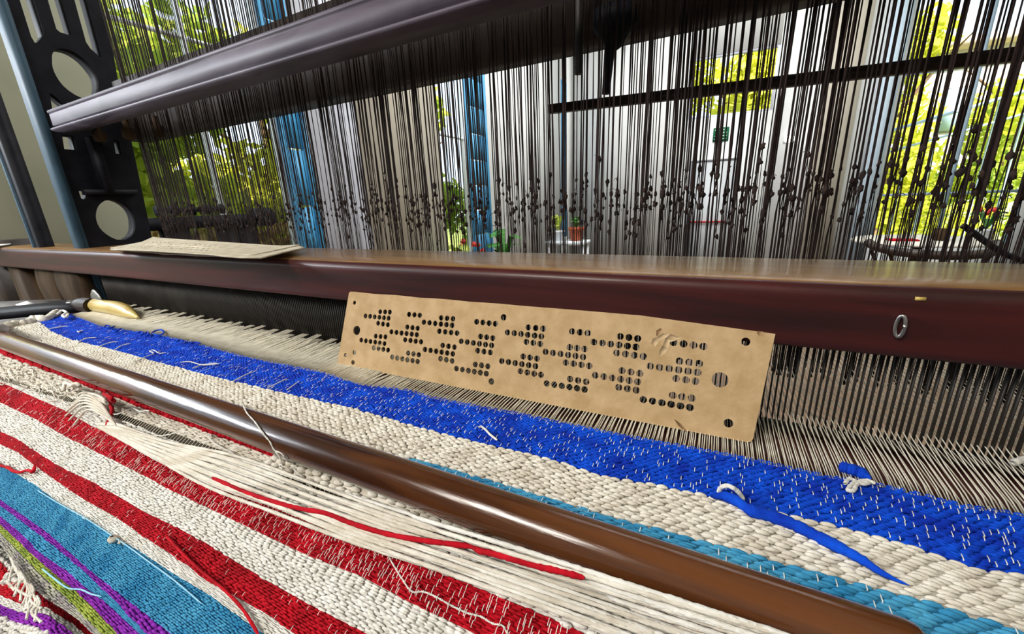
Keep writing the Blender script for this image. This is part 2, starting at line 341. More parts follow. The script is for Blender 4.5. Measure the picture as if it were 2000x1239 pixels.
# neighbouring house with balcony rail seen through the right window
hs = thing('garden_house', 'pale garden house with a flat roof outside the large blue grey window', 'house', (24, 76, FL-.35))
part('wall', MB().box((17,72,FL-.35),(34,80,16)), mat('pale_stucco', (.62,.60,.55), rough=.9), hs)
part('roof', MB().box((15,70,16),(36,81,16.9)), mat('pink_tiles', (.55,.40,.36), rough=.8), hs)
for k in range(3):
    f = part('window', MB().box((19+4*k,71.8,7),(21+4*k,72.05,12)), M_dline, hs); part('pane', MB().box((19.2+4*k,71.75,7.2),(20.8+4*k,71.81,11.8)), M_frameg, f)
mb = MB()
rl = thing('garden_railing', 'grey metal railing outside the large blue grey window', 'railing', (15, 42, FL-.35))
part('top_rail', MB().tube([(9,41,4.4),(20,43,7.4)], .11, 8), M_frameg, rl, True); part('middle_rail', MB().tube([(9,41,2.9),(20,43,5.9)], .08, 8), M_frameg, rl, True)
for k in range(8):
    xx = 9+k*1.5; part('baluster', MB().tube([(xx,41+.18*(xx-9),FL-.35),(xx,41+.18*(xx-9),4.4+.27*(xx-9))], .06, 6), M_frameg, rl, True)

# ---------------------------------------------------------------- hall furniture seen through the cords
M_cwood = mat('dark_chair_wood', (.02,.012,.008), col2=(.045,.025,.015), rough=.4)
def arc_pts(cx, cy, z, r, a0, a1, n=14, ry=None): 
    return [(cx+r*math.cos(a), cy+(ry or r)*math.sin(a), z) for a in np.linspace(a0, a1, n)]
ch = thing('captains_chair', 'dark wooden chair with a curved arm rail in front of the table', 'chair', (9.1, 25.0, FL))
z0 = FL
P = np.array(arc_pts(9.1, 26.2, 0, 2.25, math.pi*1.0, math.pi*2.0, 20, 1.9)); tt = np.linspace(-1, 1, 20)
P[:,2] = z0+3.95+.35*np.abs(tt)**2
part('arm_rail', MB().tube(P, .2, 8), M_cwood, ch, True)
P2 = np.array(arc_pts(9.1, 26.2, z0+3.35, 1.8, math.pi*1.2, math.pi*1.8, 12, 1.6)); part('back_rail', MB().tube(P2, .12, 8), M_cwood, ch, True)
part('seat', MB().lathe([(.05,z0+2.15),(1.3,z0+2.15),(1.4,z0+2.25),(1.3,z0+2.38),(.05,z0+2.3)], (9.1,26.1,0), 'z', 20), M_cwood, ch, True)
for a in (1.05,1.22,1.38,1.5,1.62,1.78,1.95):
    a *= math.pi; part('spindle', MB().tube([(9.1+1.35*math.cos(a),26.1+1.25*math.sin(a),z0+2.3),(9.1+2.2*math.cos(a),26.2+1.85*math.sin(a),z0+3.95)], .075, 6), M_cwood, ch, True)
for sx in (-1,1):
    for sy in (-1,1): part('leg', MB().tube([(9.1+sx*.8,26.1+sy*.7,z0+2.2),(9.1+sx*1.15,26.1+sy*1.05,z0)], [.11,.07], 8), M_cwood, ch, True)
tb = thing('round_table', 'round table under a pale cloth before the large window', 'table', (10.3, 31.0, FL))
part('table_top', MB().lathe([(.02,-1.98),(2.9,-1.98),(3.0,-2.05),(3.0,-2.14),(.02,-2.15)], (10.3,31.0,0), 'z', 28), mat('pale_table_cloth', (.72,.68,.60), rough=.7), tb, True)
part('pedestal', MB().lathe([(.9,FL),(.8,FL+.15),(.2,FL+.5),(.16,-2.6),(.5,-2.16)], (10.3,31.0,0), 'z', 14), M_cwood, tb, True)
mb = MB().box((8.7,29.6,-1.975),(9.9,30.5,-1.90)); solo('open_book', mb, M_red, 'red papers lying on the round table', 'papers')
mb = MB().lathe([(.02,-1.97),(.28,-1.97),(.33,-1.9),(.36,-1.35),(.30,-1.35),(.27,-1.85),(.02,-1.9)], (10.9,30.2,0), 'z', 14); solo('storage_jar', mb, M_oldwood, 'brown jar standing on the round table', 'jar', smooth=True)
def flower_pot(c, r, h, label, potc, nleaf, leafm, flw=None, lr=.5, lh=1.0):
    t = thing('potted_plant', label, 'plant', c); x, y, z = c
    part('pot', MB().lathe([(.01,z+.0),(r*.72,z),(r*.95,z+h*.8),(r*1.08,z+h*.8),(r*1.08,z+h),(r*.92,z+h),(r*.85,z+h*.85),(.01,z+h*.85)], (x,y,0), 'z', 18), potc, t, True)
    for k in range(nleaf):
        a = RNG.random()*6.28; l = lr*(.5+.6*RNG.random()); u = lh*(.25+.75*RNG.random())
        b = np.array([x,y,z+h*.85]); m_ = b+np.array([math.cos(a)*l*.45, math.sin(a)*l*.45, u]); e = b+np.array([math.cos(a)*l, math.sin(a)*l, u*.85])
        wd = np.array([-math.sin(a), math.cos(a), 0])*l*.28
        V = [b, m_-wd, m_+wd, (m_+e)/2-wd*1.1-np.array([0,0,-.04]), (m_+e)/2+wd*1.1, e, b+np.array([0,0,-.01])]
        part('leaf', MB().add(V[:6], [(0,1,2)]).add(V[:6], [(1,3,4,2)]).add(V[:6], [(3,5,4)]), leafm, t)
    if flw:
        for k in range(6):
            a = RNG.random()*6.28; q = (x+math.cos(a)*lr*.6, y+math.sin(a)*lr*.6, z+h+lh*(.6+.4*RNG.random()))
            part('flower', MB().blob(q, .13, 6, .3), flw, t, True)
M_terra = mat('terracotta', (.42,.07,.025), col2=(.55,.12,.04), rough=.7)
M_pleaf = mat('plant_leaf', (.03,.16,.02), col2=(.10,.32,.05), rough=.5); M_ygleaf = mat('light_plant_leaf', (.25,.38,.04), col2=(.5,.55,.10), rough=.5)
M_flw = mat('red_flower', (.70,.05,.04), rough=.6)
ledge = solo('plant_bench', MB().box((-11.7,15.6,-3.4),(-9.9,22.6,-3.2)).box((-11.6,15.8,FL),(-11.4,16.,-3.4)).box((-10.2,22.2,FL),(-10.,22.4,-3.4)).box((-10.2,15.8,FL),(-10.,16.,-3.4)).box((-11.6,22.2,FL),(-11.4,22.4,-3.4)), M_framew, 'long white bench under the flower pots by the left wall', 'bench')
q = onX((985,492), -10.4); flower_pot((-10.4, q[1], -3.2), .55, 1.25, 'large green plant in a terracotta pot, right end of the white bench', M_terra, 16, M_pleaf, None, 1.3, 1.7)
q = onX((925,492), -10.8); flower_pot((-10.9, q[1], -3.2), .45, .8, 'red flowering plant on the white bench, middle of the three pots', M_framew, 14, M_ygleaf, M_flw, .9, 1.6)
q = onX((893,492), -10.8); flower_pot((-10.9, q[1], -3.2), .42, .8, 'light green plant, leftmost pot on the white bench', M_framew, 14, M_ygleaf, None, .8, 1.8)
q = onY((1112,470), 27.); qx, qz = q[0], q[2]
st = solo('plant_stand', MB().box((qx-1.5,26.2,qz-.25),(qx+1.3,27.8,qz)).box((qx-1.4,26.3,FL),(qx-1.2,26.5,qz-.25)).box((qx+1.,26.3,FL),(qx+1.2,26.5,qz-.25)).box((qx-1.4,27.5,FL),(qx-1.2,27.7,qz-.25)).box((qx+1.,27.5,FL),(qx+1.2,27.7,qz-.25)), M_framew, 'small white stand under two pots near the back wall', 'stand')
flower_pot((qx-.8, 27, qz), .42, .7, 'light green plant in a pale pot on the small white stand', M_framew, 12, M_ygleaf, None, .8, 1.2)
flower_pot((qx+.5, 27, qz), .5, .9, 'plant in a terracotta pot on the small white stand', M_terra, 12, M_pleaf, None, .7, 1.3)
flower_pot((12.6, 30.3, -1.97), .35, .6, 'red flowers in a small pot on the round table', M_dgrey, 10, M_pleaf, M_flw, .8, 1.3)
cb = [onY(p, 12.) for p in ((1880,440),(1905,458),(1935,480),(1965,498),(2000,510),(2060,520))]
# dark curved pipe stand at the right
cp = np.array(cb); solo('curved_pipe', MB().tube(cp, .06, 8), M_iron, 'black curved hose at the far right behind the cords', 'hose', smooth=True)
# bobbin winding machine on its bench, behind the left cords
mc = thing('bobbin_winder', 'dark winding machine with a drum behind the left harness cords', 'machine', (-9.2, 4.6, FL))
def XM(p): return onX(p, -9.0)
a = XM((300,425)); b = XM((515,428)); yA, yB = a[1], b[1]; zb = XM((400,432))[2]
part('bench', MB().box((-9.6, yA-.3, FL+3.4), (-8.5, yB+.3, FL+3.6)), M_cwood, mc)
for yy in (yA-.2, yB+.1):
    for xx in (-9.5,-8.7): part('leg', MB().box((xx, yy, FL), (xx+.12, yy+.12, FL+3.4)), M_cwood, mc)
part('bed_bar', MB().box((-9.15, yA-.3, zb-.12), (-8.85, yB, zb+.10)), M_iron, mc)
for y0_, y1_ in ((yA+.05,yA+.45),(yA+1.0,yA+1.35),(yB-.65,yB-.25)): part('stand', MB().box((-9.1, y0_, FL+3.6), (-8.9, y1_, zb-.12)), M_iron, mc)
part('drum', MB().lathe([(.02,-.25),(.16,-.25),(.2,-.2),(.2,.2),(.16,.25),(.02,.25)], (-9.0, yB-.02, zb+.02), 'x', 20), M_iron, mc, True)
for k in range(4):
    yy = yA+.2+k*.28; part('spool', MB().lathe([(.01,-.14),(.10,-.14),(.10,-.1),(.05,-.1),(.05,.1),(.10,.1),(.10,.14),(.01,.14)], (-9.0, yy, zb+.22), 'y', 10), M_iron, mc, True)

# ---------------------------------------------------------------- loom frame
XL = -7.0
def flat_with_holes(name, outline, holes, th, mapf, m, parent, edge_m=None, bev=0.):
    cu = bpy.data.curves.new(name, 'CURVE'); cu.dimensions = '2D'; cu.fill_mode = 'BOTH'; cu.extrude = th/2*S; cu.bevel_depth = bev*S; cu.bevel_resolution = 0
    for loop in [outline]+holes:
        sp = cu.splines.new('POLY'); sp.points.add(len(loop)-1)
        for i, (a, b) in enumerate(loop): sp.points[i].co = (a*S, b*S, 0, 1)
        sp.use_cyclic_u = True
    o = bpy.data.objects.new('tmp', cu); C.objects.link(o); bpy.context.view_layer.update()
    dg = bpy.context.evaluated_depsgraph_get(); me = bpy.data.meshes.new_from_object(o.evaluated_get(dg)); bpy.data.objects.remove(o)
    n = len(me.vertices); V = np.empty(n*3, np.float32); me.vertices.foreach_get('co', V); V = V.reshape(-1,3)/S
    V = np.array([mapf(v) for v in V])*S-np.array(rootof(parent).location if parent else (0,0,0)); me.vertices.foreach_set('co', V.ravel().astype(np.float32))
    me.materials.clear(); me.name = name; me.update()
    bm = bmesh.new(); bm.from_mesh(me); bmesh.ops.remove_doubles(bm, verts=bm.verts, dist=1e-6); bmesh.ops.recalc_face_normals(bm, faces=bm.faces); bm.to_mesh(me); bm.free()
    return link(name, me, m, parent)
lf = thing('loom_frame', 'black cast iron and wood frame of the loom, around the harness', 'loom', (XL, 2.3, FL))
def k1(pts): return [tuple(onX((x/4.766, y/4.766), XL)[1:]) for x, y in pts]
def k2(pts): return [tuple(onX((60+x/4.425, 220+y/4.425), XL)[1:]) for x, y in pts]
yl = onX((92,240), XL)[1]
# iron openwork standard: outline in the Y-Z plane
oR = [tuple(onX(p, XL)[1:]) for p in ((192,-10),(214,60),(232,165),(262,300),(300,480))]
yR = [a for a, b in oR]
outline = [(yl, -1.5)]+[(oR[-1][0]+.02, -1.5)]+oR[::-1]+[(oR[0][0]-.02, 5.2), (yl, 5.2)]
sl = [k1([(200,0),(320,0),(415,320),(400,350),(360,400),(325,400),(290,340)]),
      k1([(465,0),(585,0),(680,335),(640,325),(560,300),(525,270)]),
      k1([(720,0),(835,0),(955,530),(930,530),(840,450),(800,390)])]
for q in sl:
    d = 1.6; q[0] = (q[0][0], q[0][1]+d); q[1] = (q[1][0], q[1][1]+d)
def smooth_loop(P, n=28):
    P = np.array(P); c = P.mean(0); a = np.unwrap(np.arctan2(P[:,1]-c[1], P[:,0]-c[0])); r = np.hypot(*(P-c).T)
    o_ = np.argsort(a % (2*math.pi)); aa = (a % (2*math.pi))[o_]; rr = r[o_]; t_ = np.arange(n)*2*math.pi/n
    R_ = np.interp(t_, np.r_[aa-2*math.pi, aa, aa+2*math.pi], np.r_[rr, rr, rr]); R_ = (np.roll(R_,1)+2*R_+np.roll(R_,-1))/4
    return [(c[0]+R*math.cos(t), c[1]+R*math.sin(t)) for R, t in zip(R_, t_)]
circ1 = smooth_loop(k1([(490,560),(500,470),(560,450),(620,455),(700,490),(780,550),(850,630),(900,700),(915,790),(905,880),(800,935),(700,880),(620,830),(540,730),(500,650)]))
circ2 = smooth_loop(k2([(570,860),(600,790),(670,750),(760,760),(830,800),(890,880),(900,960),(890,1050),(840,1100),(760,1105),(670,1060),(600,1000),(570,930)]))
holes = sl+[circ1, circ2, k1([(460,860),(520,900),(600,970),(560,1060),(495,1060)]),
    k2([(270,190),(375,200),(402,325),(290,315)]), k2([(545,215),(615,225),(640,350),(555,340)]), k2([(715,230),(770,250),(797,365),(735,355)]),
    k2([(412,670),(515,675),(490,740),(465,760),(435,740)])]
flat_with_holes('openwork_standard', outline, holes, .2, lambda v: (XL-.1+v[2], v[0], v[1]), M_iron, lf)
part('front_flange', MB().box((XL-.24, yl-.06, -1.5), (XL+.02, yl, 5.2)), M_ironblue, lf, label='blue grey front edge of the iron standard')
part('standard_foot', MB().box((XL-.25, yl-.1, FL), (XL+.05, yR[-1]+.1, -1.5)), M_iron, lf)
# slim post farther left
q0 = onX((97,472), -8.4); 
part('rear_post', MB().box((-8.52, q0[1]-.12, FL), (-8.34, q0[1]+.02, 6)), M_iron, lf)
part('post_edge', MB().box((-8.58, q0[1]-.14, FL), (-8.52, q0[1]-.04, 6)), M_ironblue, lf)
# cylindrical sockets and bolt on the standard
part('bracket', MB().box((XL, yl+.28, 1.3), (XL+.16, yl+.36, 1.95)).box((XL, yl+.1, 1.28), (XL+.12, yR[-1]-.05, 1.34)), M_iron, lf)
# moulded front beam
YB_ = 2.1; zb0 = onY((105,257), YB_)[2]; zt0 = onY((95,215), YB_)[2]; hh = zt0-zb0; xe = onY((100,236), YB_)[0]
prof = [(YB_+.02, zb0-.005), (YB_-.016, zb0+.002), (YB_-.028, zb0+.012), (YB_-.028, zb0+.024), (YB_-.012, zb0+.034), (YB_+.028, zb0+.036), (YB_+.028, zb0+.052), (YB_, zb0+.056),
        (YB_, zt0-.04), (YB_+.016, zt0-.036), (YB_-.010, zt0-.028), (YB_-.012, zt0-.012), (YB_-.002, zt0), (YB_+.17, zt0), (YB_+.17, zb0-.005)]
part('front_beam', MB().prism(prof, xe, 3.2), M_beam, lf, label='grey violet moulded wooden beam crossing above')
# dark beam behind the cords
part('rear_beam', MB().box((-6.9, 2.78, onY((1000,112), 2.78)[2]), (3.2, 3.0, 2.62)), M_dark, lf)
part('rear_beam', MB().box((-6.9, 3.05, 2.2), (3.2, 3.2, 2.62)), M_dark, lf)
part('tie_beam', MB().box((xe+.1, 2.28, 2.0), (3.2, 2.34, 2.14)), M_dark, lf)
for k in range(3):
    xx = (-6.6, -6.2, -5.8)[k]; part('bolt', MB().lathe([(.01,1.86),(.05,1.87),(.06,1.9),(.06,1.98),(.03,1.99),(.03,2.08)], (xx, 2.4+.12*k, 0), 'z', 12), M_oldwood, lf, True)
# hanging rods
def hang(name, p0, p1, y, r, label, screw=False):
    a = onY(p0, y); b = onY(p1, y); n = 90 if screw else 8
    P = [(a[0]+(b[0]-a[0])*t, y, a[2]+(b[2]-a[2])*t) for t in np.linspace(0, 1, n)]
    rr = [r*(1+.18*(i % 2)) for i in range(n)] if screw else [r*(1.15-.5*max(0, i/7-.25)) for i in range(n)]
    return P, rr
P, rr = hang('', (1132,-60), (1130,145), 2.62, .022, '', True); part('threaded_rod', MB().tube(P, rr, 10), M_dent, lf, True, label='threaded steel rod')
P, rr = hang('', (1198,20), (1183,184), 2.7, .03, ''); part('hanging_spike', MB().tube(P, rr, 10), M_iron, lf, True)
a = onY((1200,60), 2.7); part('spike_collar', MB().lathe([(.02,-.10),(.05,-.08),(.13,.03),(.13,.10),(.02,.10)], (a[0], 2.7, a[2]), 'z', 12), M_iron, lf, True)
# long wooden lath behind the cords
a = onY((1073,214), 3.35); b = onY((2060,98), 3.35); mb = MB().prism([(3.33,-.03),(3.39,-.03),(3.39,.035),(3.33,.035)], 0, 1)
V = mb.v[0]; V2 = V.copy(); V2[:,0] = a[0]+(b[0]-a[0]+1)*V[:,0]; V2[:,2] = V[:,2]+a[2]+(b[2]-a[2])*V[:,0]*(1+1/(b[0]-a[0])); mb.v[0] = V2
solo('wooden_lath', mb, M_cwood, 'long thin dark lath hung level behind the right cords', 'lath')

# ---------------------------------------------------------------- harness cords
hz = thing('harness', 'curtain of dark knotted harness cords hanging behind the batten', 'harness', (-2, 2.6, 0))
rows = [2.50, 2.55, 2.60, 2.66, 3.24, 3.30]
cords = []
for ri, y in enumerate(rows):
    xl = -5.95*y/2.5; n = (175, 160, 150, 135, 110, 100)[ri]
    x = xl+(2.6-xl)*(np.arange(n)+RNG.random(n)*.9)/n
    # bundles and gaps
    x = x+.035*np.sin(x*9+ri*2)+.02*np.sin(x*23+ri)
    for xi in x:
        if RNG.random() < (.32 if xi < -3 else .06): continue
        cords.append((xi, y+RNG.normal()*.01))
cords.sort(key=lambda c: math.hypot(c[0], c[1]))
stuffA, stuffK = MB(), MB()
for i, (x, y) in enumerate(cords):
    zk = 1.0+RNG.normal()*.088+.02*math.sin(x*2); r = (.0027+.0030*RNG.random()**3)*(1.2 if x > -.3 else 1.)
    ph = RNG.random()*6; tp = RNG.normal()*.012+.008*math.sin(x*7); am = .0012 if x > -1 else .003
    zs = [4.9, 3.6, 2.6, 2.1, 1.8, 1.5, 1.25, zk]
    P = [(x+tp*(z-zk)*.35+am*math.sin(z*5+ph), y, z) for z in zs]
    mb = MB().tube(P, [r*(1+.5*(RNG.random() < .2)) for _ in zs], 5)
    lo = MB(); d = r*1.6
    lo.tube([(x, y, zk), (x-d, y, zk-.10), (x-d*.8, y+.01, zk-.3), (x-d*.3, y, -.0)], r*.62, 4)
    lo.tube([(x, y, zk), (x+d, y, zk-.12), (x+d*1.3, y-.01, zk-.34), (x+d*.3, y, -.0)], r*.55, 4)
    kn = MB(); kn.blob((x, y-.003, zk), .0075+.007*RNG.random()**2, 5, .35, (1, 1, 1.7))
    if RNG.random() < .75: kn.blob((x+RNG.normal()*.006, y-.005, zk-.05-.05*RNG.random()), .006+.006*RNG.random(), 5, .4, (1.1, 1, 1.5))
    if RNG.random() < .5:
        dx, dz = RNG.normal()*.02, RNG.normal()*.025; kn.tube([(x, y-.005, zk), (x+dx*.6, y-.012, zk+dz*.6+.01), (x+dx, y-.012, zk+dz)], r*.5, 4)
    if i < 300:
        c_ = part('cord', mb, M_cord, hz)
        part('leash', lo, M_cord, c_); part('knot', kn, M_knot, c_)
    else:
        for s_ in (mb, lo): 
            for V in s_.v: pass
        for s_, dst in ((mb, stuffA), (lo, stuffA), (kn, stuffK)):
            b0 = dst.n
            dst.v += s_.v; dst.f += [np.asarray(F)+b0 for F in s_.f]; dst.n += s_.n
part('cord', stuffA, M_cord, hz, kind='stuff'); part('knot', stuffK, M_knot, hz, kind='stuff')

# ---------------------------------------------------------------- batten
YF, ZB0, ZT0 = 1.86, .385, .645
bt = thing('batten', 'reddish brown varnished wooden batten beam with its steel reed', 'batten', (-3.5, 2.0, -.2))
yb1 = onZ((1300,500), .658)[1]
XB0, XB1 = -9.9, 3.0
def rnd(cy, cz, r, a0, a1, n=6): return [(cy+r*math.cos(a), cz+r*math.sin(a)) for a in np.linspace(a0, a1, n)]
prof = [(YF, ZT0-.055)]+rnd(YF+.045, ZT0-.04, .045, math.pi, math.pi/2, 7)+[(yb1, ZT0), (yb1, ZB0+.05), (YF+.24, ZB0+.02), (YF+.20, ZB0)]+rnd(YF+.02, ZB0+.02, .02, math.pi*1.5, math.pi, 4)+[(YF, ZB0+.03)]
def extr(prof, xs, bend):
    mb = MB(); k = len(prof); V = []
    for x in xs: V += [(x, y, z+bend(x)) for y, z in prof]
    mb.add(V, grid_faces(len(xs), k, True)); mb.f.append([[i for i in range(k)][::-1]]); mb.f.append([[(len(xs)-1)*k+i for i in range(k)]]); return mb
bend = lambda x: -.022*max(0, (-x-5)/5)+.0
xs = np.linspace(XB0, XB1, 40)
hd = part('handtree', extr(prof, xs, bend), M_batten, bt, True)
hd.modifiers.new('es', 'EDGE_SPLIT').split_angle = .6
part('top_board', extr([(YF+.035, ZT0-.002), (yb1-.005, ZT0+.002), (yb1-.005, ZT0+.014), (YF+.055, ZT0+.010), (YF+.040, ZT0+.004)], xs, bend), M_battop, bt, label='worn brown top face of the batten')
# reed
zr0 = -.05
part('reed_rib', MB().box((-7.2, 1.99, ZB0-.03), (2.6, 2.05, ZB0+.01)), M_dark, bt)
part('race_board', MB().box((-7.0, 1.80, -.14), (2.8, 2.08, -.075)), M_race, bt, label='maroon board under the warp')
part('reed_rib', MB().box((-7.2, 1.99, zr0-.03), (2.6, 2.05, zr0+.005)), M_dark, bt)
dent = MB().box((-.0026, 2.005, zr0), (.0026, 2.024, ZB0-.02)).mesh('dent', (0, 0, 0)); dent.materials.append(M_dent)
nx = 0; x = 2.4; rest = MB()
while x > -6.6:
    if nx < 298:
        o = bpy.data.objects.new('dent', dent); C.objects.link(o); o.parent = bt; o.location = Vector((x*S, 0, 0))-bt.location
    else: rest.box((x-.0026, 2.005, zr0), (x+.0026, 2.024, ZB0-.02))
    nx += 1; x -= .0225+.0015*math.sin(nx)
if rest.v: part('dent', rest, M_dent, bt, kind='stuff')
# end cheeks of the reed at the left
def cheek(x0, x1, m):
    z = np.linspace(-.12, ZB0, 8); u = (z-z.min())/(z.max()-z.min()); mb = MB()
    prof_ = [(1.93-.02*math.sin(t*3.1), zz) for t, zz in zip(u, z)]+[(2.05, zz) for zz in z[::-1]]
    V = []
    for f in (0, 1):
        for (yy, zz), t in zip(prof_, list(u)+list(u[::-1])): V.append((x0+(x1-x0)*f-.12*(1-t)*(1-f)+.25*(1-t)**2*.5, yy, zz))
    k = len(prof_); b = mb.n; mb.add(V, [(i, (i+1) % k, k+(i+1) % k, k+i) for i in range(k)]); mb.f.append([list(range(k))[::-1]]); mb.f.append([[k+i for i in range(k)]]); return mb
part('end_cheek', cheek(-8.4, -7.75, M_oldwood), M_oldwood, bt, True); part('end_cheek', cheek(-7.7, -7.0, M_oldwood), M_oldwood, bt, True)
part('batten_sword', MB().box((-9.5, 1.92, -3.5), (-9.0, 2.2, ZB0)), M_oldwood, bt)
part('sword_top', MB().box((-10.6, 1.9, -1.), (-9.95, 2.4, .72)), M_dark, bt)
# oval staple ring on the front face
a = onY((1757,637), YF-.012); R_ = []
for t in np.linspace(0, 2*math.pi, 25): R_.append((a[0]+.011*math.cos(t), YF-.016-.006*math.cos(t), a[2]+.040*math.sin(t)))
part('staple_ring', MB().tube(R_, .0065, 8, ref=(0,1,0)), M_metal, bt, True, label='oval steel ring')
a = onY((1798,584), YF-.002); part('chip', MB().box((a[0]-.014, YF-.004, a[2]-.006), (a[0]+.014, YF+.002, a[2]+.006)), M_ywood, bt, label='bare chip in the varnish')

# ---------------------------------------------------------------- woven cloth
def tab(pts, f): 
    q = np.array([f(p) for p in pts]); o_ = np.argsort(q[:,0]); return q[o_,0], q[o_,1]
def curve(pts, f):
    X, Y = tab(pts, f); return lambda x: np.interp(x, X, Y)
Zf = lambda p: onZ(p, 0)
c_fell = curve([(118,607),(140,613),(200,637),(312,655),(375,668),(425,682),(482,697),(560,713),(640,729),(709,751),(801,762),(838,774),(916,790),(1008,806),(1080,821),(1172,841),(1273,860),(1440,890),(1600,926),(1720,946),(1880,986),(2000,1006)], Zf)
c_bw = curve([(80,632),(86,636),(100,648),(145,666),(202,679),(258,694),(307,708),(455,746),(700,801),(812,835),(901,857),(990,878),(1096,903),(1167,928),(1300,952),(1392,972),(1500,998),(1660,1034),(1800,1074),(1900,1110),(2000,1126)], Zf)
c_wl = curve([(798,893),(919,928),(1200,1012),(1360,1054),(1520,1098),(1680,1142),(1840,1186),(2000,1234)], Zf)
const = lambda v: (lambda x: np.full_like(np.asarray(x, float), v))
c_lb = const(1.0)
_cw = c_wl; c_wl = lambda x: np.where(np.asarray(x) < -1.05, 1.02, _cw(x))
f_r0 = curve([(0,694),(38,709),(99,731),(145,750),(192,767),(300,811),(465,872),(700,965)], onS)
_fr = f_r0; f_r0 = lambda x: np.where(np.asarray(x) > -1.7, np.maximum(_fr(x), .985), _fr(x)+.010)
f_g0 = curve([(0,735),(200,795),(400,868),(480,895),(600,942),(760,998),(1000,1068),(1200,1125),(1400,1180),(1600,1239)], onS)
f_g1 = curve([(0,742),(200,806),(400,884),(480,912),(600,958),(760,1016),(1000,1088),(1200,1146),(1400,1204),(1500,1236)], onS)
f_r1 = curve([(0,748),(14,752),(68,777),(127,802),(181,834),(226,852),(305,883),(380,917),(438,944),(496,973),(600,1016),(759,1073),(894,1133),(1025,1186),(1145,1239)], onS)
f_r1b = curve([(0,786),(68,818),(127,852),(203,890),(271,924),(339,960),(600,1085),(706,1126),(812,1183),(901,1225)], onS)
f_r2 = curve([(0,843),(34,858),(90,895),(127,917),(181,942),(217,962),(277,998),(338,1027),(400,1060),(521,1135),(600,1179),(717,1239)], onS)
f_r2b = curve([(0,868),(34,883),(75,915),(136,958),(169,979),(229,1012),(277,1046),(362,1102),(400,1133),(521,1200),(570,1235)], onS)
f_b = curve([(0,911),(30,925),(72,950),(121,988),(217,1044),(277,1080),(338,1121),(400,1157),(515,1239)], onS)
f_p1 = curve([(0,976),(97,1044),(169,1109),(229,1157),(333,1239)], onS)
f_p1b = curve([(0,988),(92,1056),(164,1116),(217,1167),(285,1239)], onS)
f_p2 = curve([(0,1008),(48,1049),(80,1082),(135,1119),(169,1150),(205,1176),(273,1239)], onS)
f_p2b = curve([(0,1024),(72,1092),(150,1157),(232,1239)], onS)
f_gr = curve([(0,1041),(80,1123),(145,1184),(198,1239)], onS)
f_hm = curve([(0,1065),(60,1145),(154,1213),(180,1239)], onS)
XLc = lambda y: -6.35 if y > 1.0 else -6.3
_s = np.array([-1, -.72, 0, .72, 1.]); _rad = np.array([.12, .72, 1., .72, .12]); _th = np.arange(7)/6*math.pi*1.25-.39
def floats(ca, cb, rows_, L, x0, x1, fat=.54, offf=None, proud=.0, jit=.17, zf=None, nf=None, skip=0., hk=1.15):
    """yarn floats of a weft stripe between the boundary curves ca (far) and cb (near)"""
    zf = zf or surf; nf = nf or nrm; Vs = []; 
    for k in range(rows_):
        f = (k+.5)/rows_; n = int((x1-x0)/L)
        off = offf(k) if offf else (.5*(k % 2)+.13*k)
        xc = x0+(np.arange(n)+(off % 1))*L+RNG.normal(size=n)*L*.09
        if skip: xc = xc[RNG.random(len(xc)) > skip]
        n = len(xc); ln = L*(.47+.07*RNG.random(n))
        xx = xc[:,None]+_s[None,:]*ln[:,None]                      # n x 5
        A, B = ca(xx), cb(xx); Y = A+(B-A)*f; pit = np.abs(A-B)/rows_
        Y = Y+pit*(RNG.normal(size=n)*jit)[:,None]
        r = pit*fat*_rad[None,:]*(1+RNG.normal(size=n)[:,None]*.10)
        N = nf(Y); T = np.stack([np.zeros_like(Y), N[...,2], -N[...,1]], -1)   # in-surface cross direction
        base = np.stack([xx, Y, zf(Y)], -1)+N*(proud+(pit*.18*_rad[None,:])[...,None])
        hgt = np.minimum(r*hk, .012)
        ring = base[:,:,None,:]+r[:,:,None,None]*np.cos(_th)[None,None,:,None]*T[:,:,None,:]+hgt[:,:,None,None]*np.sin(_th)[None,None,:,None]*N[:,:,None,:]
        Vs.append(ring.reshape(n, -1, 3))
    V = np.concatenate(Vs); n = len(V); g = grid_faces(5, 7)
    F = (np.arange(n)[:,None,None]*35+g[None]).reshape(-1,4)
    return MB().add(V.reshape(-1,3), F)
def streaks(ca, cb, nrow, L, x0, x1, prob, length, r, lift=.0125, slant=0., zf=None, nf=None):
    zf = zf or surf; nf = nf or nrm
    Vs = []; 
    for k in range(nrow):
        n = int((x1-x0)/L); xc = x0+(np.arange(n)+.37*k)*L % (x1-x0)+RNG.normal(size=n)*L*.12
        xc = xc[RNG.random(n) < prob*np.clip((xc+4.2)/2.4, .12, 1)]; n = len(xc); f = (k+.5)/nrow+RNG.normal(size=n)*.2/nrow
        A, B = ca(xc), cb(xc); Yc = A+(B-A)*f; ln = (B-A)/nrow*length*(.7+.6*RNG.random(n))
        P = []
        for s_, h in ((-.5, .7), (-.35, 1.), (.35, 1.), (.5, .7)):
            Y = np.clip(Yc+ln*s_, np.minimum(A,B), np.maximum(A,B)); P.append(np.stack([xc+np.where(Yc > 1.05, .4*np.maximum(0, xc-.35), 0)*(Y-Yc), Y, zf(Y)], -1)+nf(Y)*lift*h)
        P = np.stack(P, 1); Xd = np.array([1.,0,0]); 
        ring = np.stack([P-Xd*r, P+nf(P[...,1])*r, P+Xd*r], 2)
        Vs.append(ring.reshape(n, -1, 3))
    V = np.concatenate(Vs); n = len(V); g = grid_faces(4, 3)
    return MB().add(V.reshape(-1,3), (np.arange(n)[:,None,None]*12+g[None]).reshape(-1,4))
